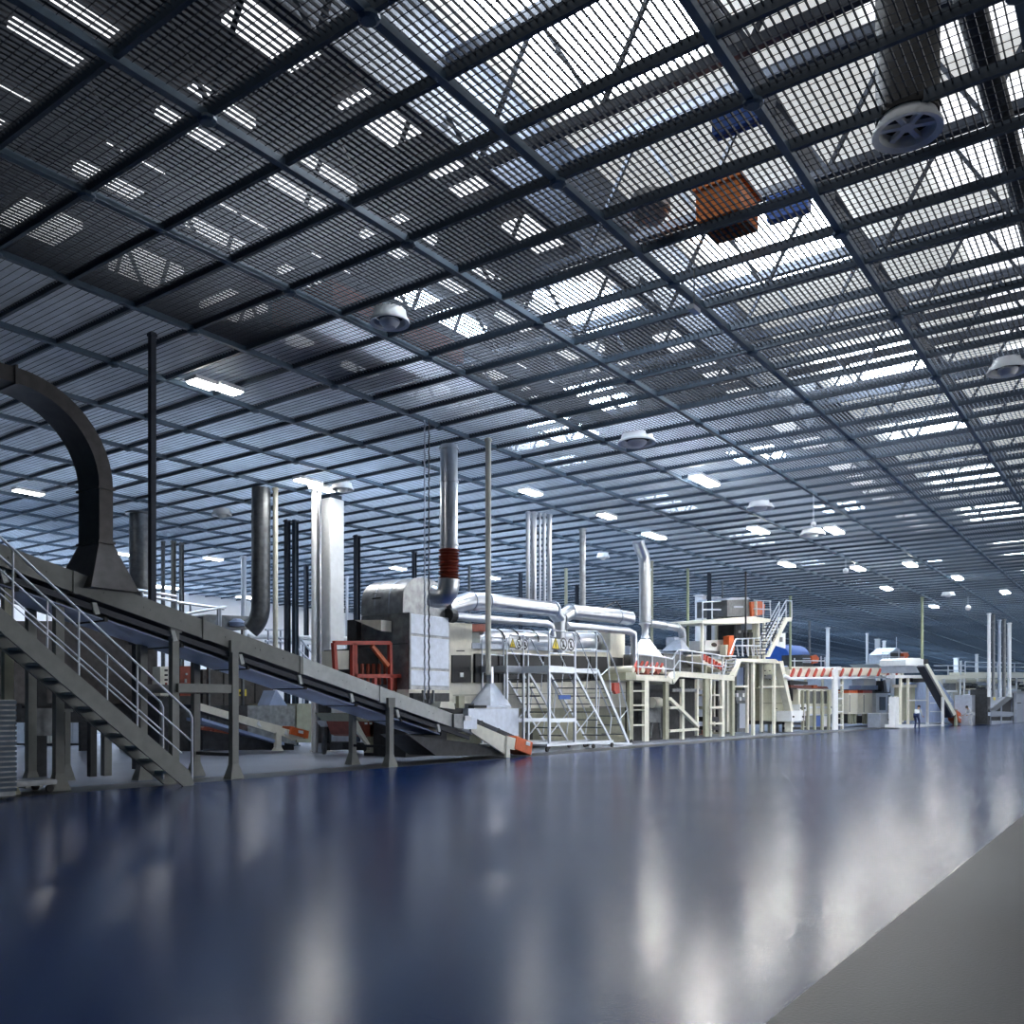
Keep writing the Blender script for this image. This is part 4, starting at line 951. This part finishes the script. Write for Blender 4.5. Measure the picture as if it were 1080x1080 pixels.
slab('dark_base', XW-1.0, rect(804,760,834,764), 1.3, 'dark', parent=t)
for a in (805,812,820,827): slab('foot', XW-1.0, rect(a,764,a+1.5,773), .3, 'grey', parent=t)
slab('blue_door', XW-1.6, rect(777,704,785,724), .1, 'blue_sheet', parent=t); slab('pale_door', XW-1.65, rect(790,702,794,722), .1, 'blue_sheet', parent=t); 
slab('door_frame', XW-1.55, [(775.5,702),(787,702),(787,728),(785,728),(785,704),(777,704),(777,724),(775.5,724)], .1, 'steeldk', parent=t)
slab('inner_machine', XW-1.4, [(777,728),(787,728),(787,772),(777,772)], .8, 'steeldk', parent=t); slab('pale_column', XW-1.3, rect(780,742,786,768), .2, 'galv', parent=t)
for k in range(4): slab('white_fitting', XW-1.2, rect(777+k*3.2,731+(k%2)*4,779+k*3.2,735+(k%2)*4), .2, 'white', parent=t)
# upper platform
slab('upper_deck', XW-.6, [(740,657),(741,654.5),(795,650),(813,653),(812,656),(800,657.5),(741,657.8)], 2.6, 'cream', parent=t)
for a,y1_ in ((741,690),(800,697)): slab('upper_leg', XW-.7, rect(a,656,a+1.5,y1_), .2, 'cream', parent=t)
for a,y1_ in ((756,690),(806,697)): slab('upper_leg', XW-2.6, rect(a,655,a+1.5,y1_), .2, 'cream', parent=t)
slab('dark_machine', XW-1.6, rect(777,657,792,675), 1.0, 'dark', parent=t); slab('machine_face', XW-1.58, rect(776,658,789,672), .1, 'steeldk', parent=t); slab('white_dot', XW-1.5, rect(779.5,665,781.5,667.5), .05, 'white', parent=t)
slab('olive_panel', XW-1.4, rect(793,658,800,695), .2, 'creamdk', parent=t)
slab('valve', XW-1.1, rect(788,657,793,664), .3, 'galv', parent=t); slab('valve', XW-1.1, rect(790,667,794,672), .3, 'dark', parent=t)
lines(t, XW-.6, [((741,635),(741,654)),((751,634),(751,654)),((741,635),(760,634)),((741,643),(760,643)),((805,634),(805,652)),((812,634),(813,652)),((795,633),(813,634)),((795,642),(813,643))], 'alu', .03, 'guard_rail')
lines(t, XW-.3, [((776,674),(802,673),(802,695)),((783,674),(783,692)),((789,674),(789,692)),((795,674),(795,692)),((776,681),(802,681)),((776,674),(770,690))], 'alu', .035, 'ladder_rail')
for k in range(5): lines(t, XW-.3, [((777+k*5,681),(779+k*5,692))], 'alu', .03, 'cage_bar')
# stair of the tower on the right side
slab('stair_stringer', XW+.1, [(809,693),(812,693),(831,655),(835,655.5),(835.5,651),(829,651)], .12, 'cream', parent=t)
slab('stair_stringer', XW-.8, [(803,690),(805,690),(825,651),(822,651)], .12, 'cream', parent=t)
for k in range(11): 
    q = onX(808+k*1.9, 690-k*3.5, XW+.05); B().box((q.x-.9,q.y-.12,q.z-.02),(q.x,q.y+.12,q.z+.02)).obj('stair_tread', 'steeldk', t)
lines(t, XW+.05, [((808,674),(829,633)),((807,682),(829,641)),((829,633),(835,634)),((835,634),(835,652)),((829,633),(829,652)),((820,650),(820,668)),((813,664),(813,682))], 'alu', .03, 'stair_rail')
lines(t, XW-.9, [((801,674),(822,635)),((801,681),(822,641)),((822,635),(822,652))], 'alu', .03, 'stair_rail')
slab('white_sign', XW-.2, [(821,668),(828.5,667.5),(828.5,684),(819,681)], .05, 'white', parent=t); slab('sign_mark', XW-.14, rect(823,672,825.5,677), .02, 'steeldk', parent=t)
# small steel stair left of the tower
lines(t, XW-.2, [((762,692),(776,692)),((763,714),(766,696)),((773,712),(776,694))], 'alu', .035, 'ladder_rail')
for k in range(5): lines(t, XW-.25, [((763+k*.5,711-k*3.6),(774+k*.4,710.5-k*3.6))], 'steeldk', .05, 'ladder_rung')
# box on upper platform
t = thing('roof_unit', onX(780,650,XW-1.4), 'grey box unit with orange-red end on the top platform of the tower', 'machine')
slab('body', XW-1.4, [(767,633),(790,631),(792,650),(767,650)], 1.6, 'steeldk', parent=t); slab('lid', XW-1.3, [(766,633),(772,630),(789,630),(792,632)], 1.7, 'galv', parent=t)
slab('orange_end', XW-1.3, [(792,635),(803,634),(807,638),(806,648),(793,650)], 1.2, 'orange', parent=t); slab('rib', XW-1.2, rect(797.5,634,798.7,649), .1, 'cream', parent=t)
slab('label_strip', XW-1.37, rect(774,639,784,641), .03, 'galv', parent=t)

# ---------------------------------------------------------------- machines beyond the tower
t = thing('blue_tank', onX(845,695,-22), 'big blue horizontal tank beyond the tower', 'tank')
B().tube([onX(818,694,-21.5),onX(841,694.5,-21.5),onX(844,694.5,-21.5)], [.95,.95,.7], 24).obj('shell', 'blue', t, smooth=True)
for a in (829,843): slab('saddle', -21, rect(a,690,a+3,712), 1.0, 'steeldk', parent=t)
slab('pale_box', -20, rect(826,702,834,709), .8, 'blue_sheet', parent=t)
t = thing('platform_unit', onX(857,702,-19), 'orange-ended grey unit on a cream platform right of the blue tank', 'machine')
slab('dark_body', -19, rect(846.5,690.5,858,703), 1.4, 'dark', parent=t); slab('orange_end', -18.9, [(856,692),(861,690.5),(864,694),(863,699),(857,700)], 1.2, 'orange', parent=t)
slab('louvre', -18.97, rect(847,694,857,695), .04, 'galv', parent=t); slab('louvre', -18.97, rect(847,698,857,699), .04, 'galv', parent=t)
slab('deck', -18.4, rect(835,703,869,705.5), 2.4, 'cream', parent=t)
for a in (836,850,868): slab('support', -18.6, rect(a,705,a+1.2,770), .2, 'cream', parent=t)
lines(t, -18.3, [((835,697),(869,697)),((838,694),(838,703)),((866,692),(866,703)),((870,693),(870,703))], 'alu', .035, 'rail')

def far_frame(name, X, label, x0, x1, yt, yb, posts, m='white'):
    t = thing(name, onX((x0+x1)/2, yb, X), label, 'machine'); return t
XS = -15.6
t = thing('slatted_conveyor', onX(890,769,XS), 'long high white conveyor with slanting red slats on square white legs', 'conveyor')
slab('upper_panel', XS-.3, [(833,706.5),(879,705),(884,704),(950,704.5),(950,712),(833,713.5)], 1.5, 'cream', parent=t)
slab('lower_beam', XS, [(828,711),(828,714.5),(834,716.5),(950,715.2),(950,713.2),(834,714)], 1.8, 'white', parent=t)
for k,px in enumerate((836,843.5,852,860,868,876.5,888,897.5,907,917,927,937,946)):
    B().bar(onX(px-1.7,714,XS-.12), onX(px+1.6,706,XS-.12), .17, .10, up=(1,0,0)).obj('red_slat', 'red', t)
for a,c in ((879.5,884),(941,944.5)): slab('leg', XS+.05, rect(a,706,c,770), .5, 'white', parent=t)
slab('leg', XS-.1, rect(888.5,715,889.7,770), .15, 'cream', parent=t)
for k in range(7): slab('ladder_bar', XS-.05, rect(883,722+k*7,889,723.3+k*7), .15, 'creamdk' if k%2 else 'white', parent=t)
slab('hood', XS-.2, [(880,706),(883,703.5),(887,703),(889,707)], 1.2, 'white', parent=t)
t = thing('finishing_machine', onX(855,770,XS-.5), 'white machine with glazed doors and control blocks under the slatted conveyor', 'machine')
slab('end_block', XS, [(834.5,750),(845,749.5),(849,749),(849,760),(835,761)], .8, 'white', parent=t)
for a,c in ((836.5,755),(846.5,755),(845,746),(848.5,746)): slab('black_knob', XS+.03, rect(a,c,a+1.4,c+1.8), .05, 'black', parent=t)
slab('control_block', XS-.1, rect(843.5,743,852,750), .6, 'white', parent=t)
slab('door_frame', XS-.5, rect(842,727,879,745), .9, 'cream', parent=t)
for a,c in ((845,851.5),(854,858.5),(861,867),(869.5,875)): slab('glazed_door', XS-.46, rect(a,729,c,742), .05, 'steeldk', parent=t)
slab('base_box', XS-.5, rect(850,747,879,753), .8, 'cream', parent=t)
for a in (847,852.5,859.5,867.5,874.5): slab('post', XS, rect(a,728,a+1.3,770), .15, 'creamdk', parent=t)
for a,c,m in ((853,858.5,'grey'),(861,865.5,'blue'),(869,873.5,'white')): slab('lower_panel', XS-.4, rect(a,755,c,766), .3, m, parent=t)
slab('floor_rail', XS-.3, rect(835,767,879,769.5), .5, 'dark', parent=t); slab('shelf', XS-.2, rect(835,762,849,764.5), .5, 'dark', parent=t)
slab('red_rollers', XS-.6, [(834,722.5),(872,724),(874,726.5),(834,725)], 1.2, 'rust', parent=t); slab('dark_shaft', XS-.7, [(833,717.5),(852,719),(852,722),(833,722)], 1.0, 'dark', parent=t)
slab('orange_fitting', XS-.5, rect(858,722.5,862,725.5), .6, 'orange', parent=t); slab('dark_side', XS-.8, [(833,718),(841,727),(842,750),(838,750)], .5, 'dark', parent=t)
for i,(a,c,l) in enumerate(((895,904.5,'cream upright cabinet right of the first white conveyor leg'),(910,920,'second cream upright cabinet, right of the first one'))):
    t = thing('upright_cabinet', onX((a+c)/2,764,XS-.6), l, 'cabinet'); slab('body', XS-.6, rect(a,731,c,753), .8, 'cream', parent=t)
    for px in (a+1,a+4,c-2): slab('leg', XS-.7, rect(px,753,px+1.3,763.5), .3, 'creamdk', parent=t)
    slab('red_top', XS-.8, rect(a,728,c,731), .7, 'red' if i else 'orange', parent=t); slab('side_door', XS-.58, rect(a+1,733,a+1.6,751), .02, 'grey', parent=t)
t = thing('machine_core', onX(907,764,XS-1.6), 'dark machine body between and behind the cream upright cabinets', 'machine')
slab('body', XS-1.8, rect(889,727,941,763), .8, 'dark', parent=t)
for k in range(6): slab('pale_block', XS-1.6, rect(905+k%2*16,734+k*4.5,910+k%2*14,737+k*4.5), .2, 'white', parent=t)
slab('glazed_frame', XS-.9, rect(924,731,941,764), .3, 'white', parent=t)
for a,c,y_,y2 in ((928,934,735,749),(937,941,733,742),(937,941,744,752)): slab('pane', XS-.87, rect(a,y_,c,y2), .05, 'steeldk', parent=t)
slab('hood', XS-.9, rect(911,716.5,924,723), .8, 'white', parent=t); slab('hood_base', XS-.95, rect(908,723,926,727.5), .8, 'blue_sheet', parent=t)
slab('drum', XS-1.2, rect(930,718,940,729), .5, 'black', parent=t); slab('white_pipe', XS-1.0, [(934,717),(940,716),(938,730),(936,730)], .2, 'white', parent=t)
t = thing('blue_grey_cabinet', onX(934,768,-14.8), 'low pale blue-grey cabinet standing in front of the second conveyor leg', 'cabinet')
slab('body', -14.8, rect(928.5,752.5,941,768.3), .8, 'blue_sheet' if False else 'galv', parent=t); slab('top', -14.77, rect(928.3,751.8,941.2,753), .85, 'white', parent=t); slab('handle', -14.77, rect(937,758,937.8,760), .04, 'black', parent=t)
t = thing('high_platform', onX(935,702,-18), 'cream high platform carrying a grey house-shaped unit with orange end', 'platform')
slab('deck', -18, [(925,700),(953,700),(956,704),(929,703)], 2.2, 'cream', parent=t)
slab('house_unit', -18.4, [(937,690),(946,683),(954,690),(954,700),(937,700)], 1.6, 'galv', parent=t); slab('dark_louvre', -18.35, rect(940,687,950,698), .05, 'black', parent=t)
slab('orange_end', -18.1, [(953,689),(957,688),(959,691),(957,694),(953,694)], 1.0, 'orange', parent=t)
lines(t, -17.9, [((930,688),(958,688)),((930,693),(954,693)),((931,688),(931,700)),((948,684),(948,700)),((945.5,672),(945.5,684))], 'alu', .035, 'rail')
for a in (927,952): slab('leg', -18.3, rect(a,703,a+1.2,765), .2, 'cream', parent=t)

# far white line: frame, conveyor hood, incline, stainless machines
XE = -13.2
t = thing('white_hood_conveyor', onX(965,770,XE), 'white hooded transfer box on a white frame with olive panels below', 'machine')
slab('hood', XE, [(955,696),(958,694),(974,694),(974,702),(955,702)], 1.6, 'white', parent=t); slab('hood_skirt', XE-.1, rect(955,702,973,709.5), 1.5, 'galv', parent=t)
slab('beam', XE+.05, rect(944,712,979,715), .5, 'white', parent=t); slab('dark_trough', XE-.2, rect(963,715.5,979,719.5), .8, 'black', parent=t)
slab('motor', XE, rect(974,695,979,702), .5, 'black', parent=t)
for a in (958,978.5,950): slab('leg', XE, rect(a,712,a+1.3,769), .2, 'cream' if a != 978.5 else 'white', parent=t)
slab('olive_panel', XE-.7, rect(951.5,725,958,760), .5, 'creamdk', parent=t); slab('olive_panel', XE-.7, rect(959.5,725,965,760), .5, 'creamdk', parent=t)
slab('cream_header', XE-.65, rect(951,722,967,725), .6, 'cream', parent=t); slab('pale_tank', XE-.8, [(966,720),(990,718),(1006,740),(1006,762),(966,762)], .8, 'blue_sheet', parent=t)
for y_ in (728,733,741,750): slab('tank_band', XE-.78, rect(981,y_,1004 if y_>735 else 995,y_+1), .03, 'white', parent=t)
slab('white_column', XE-.1, rect(944.5,735,950,766), .4, 'white', parent=t); slab('base', XE+.05, rect(944,764,1000,767.5), .6, 'white', parent=t)
slab('guard_bar', XE, rect(958,738,979,739.3), .1, 'white', parent=t); slab('dark_tank', XE-.9, [(995,734),(1006,748),(1008,760),(995,760)], .8, 'belt', parent=t)
t = thing('steep_conveyor', onX(1000,770,XE+1.2), 'narrow steep grey conveyor descending to the orange box', 'conveyor')
X5 = XE+1.0
slab('side_rail', X5, [(976,701),(979,700),(1009,753),(1006,755)], .12, 'cream', parent=t); slab('belt', X5-.15, [(975,703),(977,701.5),(1007,755),(1004,757)], .5, 'belt', parent=t)
slab('leg', X5, rect(1008,748,1010,769), .2, 'creamdk', parent=t); slab('leg', X5, rect(994.5,735,996,769), .15, 'white', parent=t)
t = thing('orange_box', onX(1017,768,X5), 'orange-brown sloping box at the foot of the steep conveyor', 'box')
slab('front', X5+.05, [(1009,749),(1021,758),(1023,765),(1017,766),(1011,760)], .7, 'orange', parent=t); slab('white_edge', X5+.1, [(1012,755),(1020,760),(1020,761.5),(1012,757)], .05, 'white', parent=t)
slab('feet', X5, rect(1018,765,1020,767.5), .2, 'white', parent=t)
# far long walkway behind
t = thing('far_walkway', onX(1020,765,-16), 'long cream far walkway with railings behind the stainless machines', 'walkway')
slab('deck', -16, [(982,712),(1018,712),(1018,709),(1090,709),(1090,715),(982,716)], 1.5, 'cream', parent=t)
lines(t, -16, [((985,702),(1018,702)),((985,707),(1018,707)),((1018,698),(1090,700)),((1018,703),(1090,704)),((1000,702),(1000,712)),((1013,702),(1013,712)),((1018,698),(1018,710)),((1030,699),(1030,710)),((1052,699),(1052,710)),((1070,699),(1070,710))], 'alu', .05, 'rail')
for a in (996,1013,1017,1042,1056,1072): slab('leg', -16.1, rect(a,715,a+1.1,760), .2, 'white', parent=t)
for k in range(26):
    px = 1016+(k*37%64); py = 717+(k*13%11)*1.0
    slab('machine_detail', -16.6-(k%3)*.4, rect(px,py,px+3+k%4,py+2+k%3), .6, ('white','cream','steeldk','galv','dark')[k%5], parent=t)
slab('backing', -18, rect(984,716,1090,758), .5, 'cream', parent=t)
slab('dark_band', -17.8, rect(1016,726,1090,729), .2, 'steeldk', parent=t)
t = thing('far_grey_motor', onX(1005,728,-15), 'small grey motor unit on the frame beside the steep conveyor', 'motor')
slab('body', -14.9, rect(1001,720.5,1008,728), .5, 'steeldk', parent=t); slab('bracket', -14.9, rect(999,728,1010,730), .5, 'white', parent=t); slab('leg', -15.0, rect(1003,730,1005,762), .2, 'white', parent=t)
XK = -10.4
t = thing('stainless_machine', onX(1060,765.5,XK), 'stainless machine with diagonal chute and oval yellow sticker', 'machine')
slab('left_body', XK-.2, rect(1043.5,728,1072,766), 1.5, 'galv', parent=t)
slab('dark_side', XK-.15, rect(1041.5,727,1044.5,764), 1.2, 'dark', parent=t)
slab('dark_recess', XK-.17, [(1050,750),(1070,733),(1070,751)], .04, 'dark', parent=t)
slab('diagonal_chute', XK, [(1045,748),(1068,729),(1070,729.5),(1070,734),(1051,749.5),(1046,750)], .3, 'steel', parent=t)
slab('bottom_tray', XK+.05, rect(1045,751,1070,755), .5, 'galv', parent=t); slab('dark_gap', XK-.15, rect(1046,756,1069,760), .04, 'dark', parent=t); slab('tray', XK, rect(1046,760,1069,764.5), .4, 'galv', parent=t)
c = onX(1049,737,XK-.17); B().prism([(c.x,c.y+math.cos(a_)*.55*1.1,c.z+math.sin(a_)*.13) for a_ in [math.pi*i/8 for i in range(16)]], (-.02,0,0)).obj('yellow_sticker', 'yellow', t)
slab('leg', XK+.06, rect(1056,745,1057,765), .06, 'galv', parent=t); slab('leg', XK+.06, rect(1069,729,1070.5,766), .06, 'steeldk', parent=t)
t = thing('stainless_box', onX(1034,766,XK-1), 'plain pale steel box left of the machine with yellow sticker', 'machine')
slab('body', XK-1, rect(1025,733,1041,765), 1.2, 'galv', parent=t); slab('flange', XK-.95, rect(1030,732,1038,733.5), 1, 'white', parent=t); slab('foot', XK-.9, rect(1034,761,1044,765.5), .5, 'grey', parent=t)
t = thing('stainless_cabinet', onX(1076,767,XK+.3), 'blue-grey steel cabinet at the right edge of the hall', 'cabinet')
slab('body', XK+.3, rect(1072.5,729,1100,763), 1.3, 'galv', parent=t); slab('top_lid', XK+.33, rect(1072,729,1100,731), 1.3, 'steel', parent=t); slab('handle', XK+.33, rect(1073,741,1077,741.8), .05, 'black', parent=t)
slab('base', XK+.2, rect(1073,763,1100,766), 1.1, 'black', parent=t)

# ---------------------------------------------------------------- two people
def skin_body(name, pts, edges, rad, m, parent=None, root=0):
    me = bpy.data.meshes.new(name); me.from_pydata([tuple(p) for p in pts], edges, []); me.update()
    o = bpy.data.objects.new(name, me); COL.objects.link(o); me.materials.append(M[m])
    md = o.modifiers.new('skin', 'SKIN'); md.use_smooth_shade = True
    for i, r in enumerate(rad): me.skin_vertices[0].data[i].radius = (r, r)
    me.skin_vertices[0].data[root].use_root = True
    s = o.modifiers.new('sub', 'SUBSURF'); s.levels = 1; s.render_levels = 1
    if parent: o.parent = parent
    return o
def person(base, face, bend, label, trousers, shirt, hgt=1.68):
    """face: heading in the xy plane; bend: forward lean of the trunk in radians"""
    t = thing('person', base, label, 'person'); s = hgt/1.7
    fw = Vector((math.cos(face), math.sin(face), 0)); sd = Vector((-fw.y, fw.x, 0)); up = Vector((0,0,1))
    tr = (up*math.cos(bend)+fw*math.sin(bend)).normalized(); fr = (fw*math.cos(bend)-up*math.sin(bend))
    hip = up*.9*s - fw*.12*bend
    def P(a=0,b=0,c=0): return hip+tr*a*s+sd*b*s+fr*c*s
    leg = lambda k: [hip+sd*.09*k*s, up*.48*s+sd*.11*k*s+fw*(.04+.1*bend), up*.07*s+sd*.12*k*s, up*.04*s+sd*.13*k*s+fw*.16*s]
    pts = [hip]+leg(1)+leg(-1); ed = [(0,1),(1,2),(2,3),(3,4),(0,5),(5,6),(6,7),(7,8)]
    skin_body('trousers', pts, ed, [.13]+[.085,.062,.045,.04]*2, trousers, t)
    sh = [P(0,0,0),P(.22),P(.42)]
    armp = []
    for k in (1,-1):
        S = P(.44,.17*k); E = S - up*.26*s+fr*.1+sd*.02*k; W = E+fw*.2*s-up*.08*s; armp += [S,E,W]
    pts = sh+armp; ed = [(0,1),(1,2),(2,3),(3,4),(4,5),(2,6),(6,7),(7,8)]
    skin_body('shirt', pts, ed, [.125,.13,.12,.06,.045,.035,.06,.045,.035], shirt, t)
    # head, neck and hands as one body
    hd = P(.68,0,.04)
    pts = [P(.44), P(.55,0,.01), P(.62,0,.02), hd, P(.74,0,.05)]; ed = [(0,1),(1,2),(2,3),(3,4)]
    skin_body('body', pts, ed, [.05,.05,.075,.095,.06], 'skin', t)
    bs = Vector(base)
    B().lathe(bs+hd+tr*.02*s-fr*.025*s, [(0,-.09*s),(.075*s,-.07*s),(.1*s,0),(.088*s,.07*s),(.04*s,.105*s),(0,.11*s)], 14).obj('hair', 'hair', t, smooth=True)
    B().lathe(bs+hd+fr*.1*s, [(0,-.02),(.016,-.015),(.02,0),(0,.03)], 8).obj('nose', 'skin', t)
    for k in (1,-1):
        W = armp[2 if k == 1 else 5]
        pts = [W, W+fw*.08*s-up*.02]; ed = [(0,1)]
        for f in range(4): pts += [W+fw*.11*s+sd*(.026*(f-1.5))*s-up*.03, W+fw*(.17-.008*abs(f-1.5))*s+sd*.026*(f-1.5)*s-up*.055]; ed += [(1,2+2*f),(2+2*f,3+2*f)]
        pts += [W+fw*.05*s-sd*.05*k*s, W+fw*.1*s-sd*.065*k*s]; ed += [(0,10),(10,11)]
        skin_body('hand', pts, ed, [.028,.032]+[.011,.009]*4+[.013,.010], 'skin', t)
        for e in (.035,): B().lathe(bs+hd+fr*.09*s+sd*e*k*s+tr*.02*s, [(0,-.01),(.012,0),(0,.01)], 8).obj('eye', 'black', t)
    return t
b0 = onX(967,768,XE+1.4); 
person((b0.x,b0.y,0), math.pi*.45, .65, 'person in dark blue trousers bending forward at the white far machine', 'navy', 'cloth', 1.62)
b0 = onX(1024,766,XK-.6)
person((b0.x,b0.y,0), -2.2, .75, 'person in pale clothes stooping over the orange-brown sloping box', 'cloth', 'cloth', 1.66)
# ---------------------------------------------------------------- camera, world, view
cam = bpy.data.cameras.new('camera'); co = bpy.data.objects.new('camera', cam); COL.objects.link(co)
co.location = (0,0,H); co.rotation_euler = (math.pi/2, 0, YAW)
cam.sensor_width = 36; cam.sensor_fit = 'HORIZONTAL'; cam.lens = F/1080*36; cam.shift_y = (HY-540)/1080; cam.clip_end = 400; cam.clip_start = .05
SC.camera = co
wd = bpy.data.worlds.new('world'); SC.world = wd; wd.use_nodes = True
wd.node_tree.nodes['Background'].inputs[0].default_value = (.45,.6,.9,1); wd.node_tree.nodes['Background'].inputs[1].default_value = .4
SC.view_settings.view_transform = 'Standard'; SC.view_settings.look = 'None'; SC.view_settings.gamma = 1
SC.view_settings.use_curve_mapping = False
SC.view_settings.exposure = 0.38
SC.cycles.use_denoising = True
SC.cycles.max_bounces = 8; SC.cycles.diffuse_bounces = 4; SC.cycles.sample_clamp_indirect = 6
SC.cycles.caustics_reflective = False; SC.cycles.caustics_refractive = False
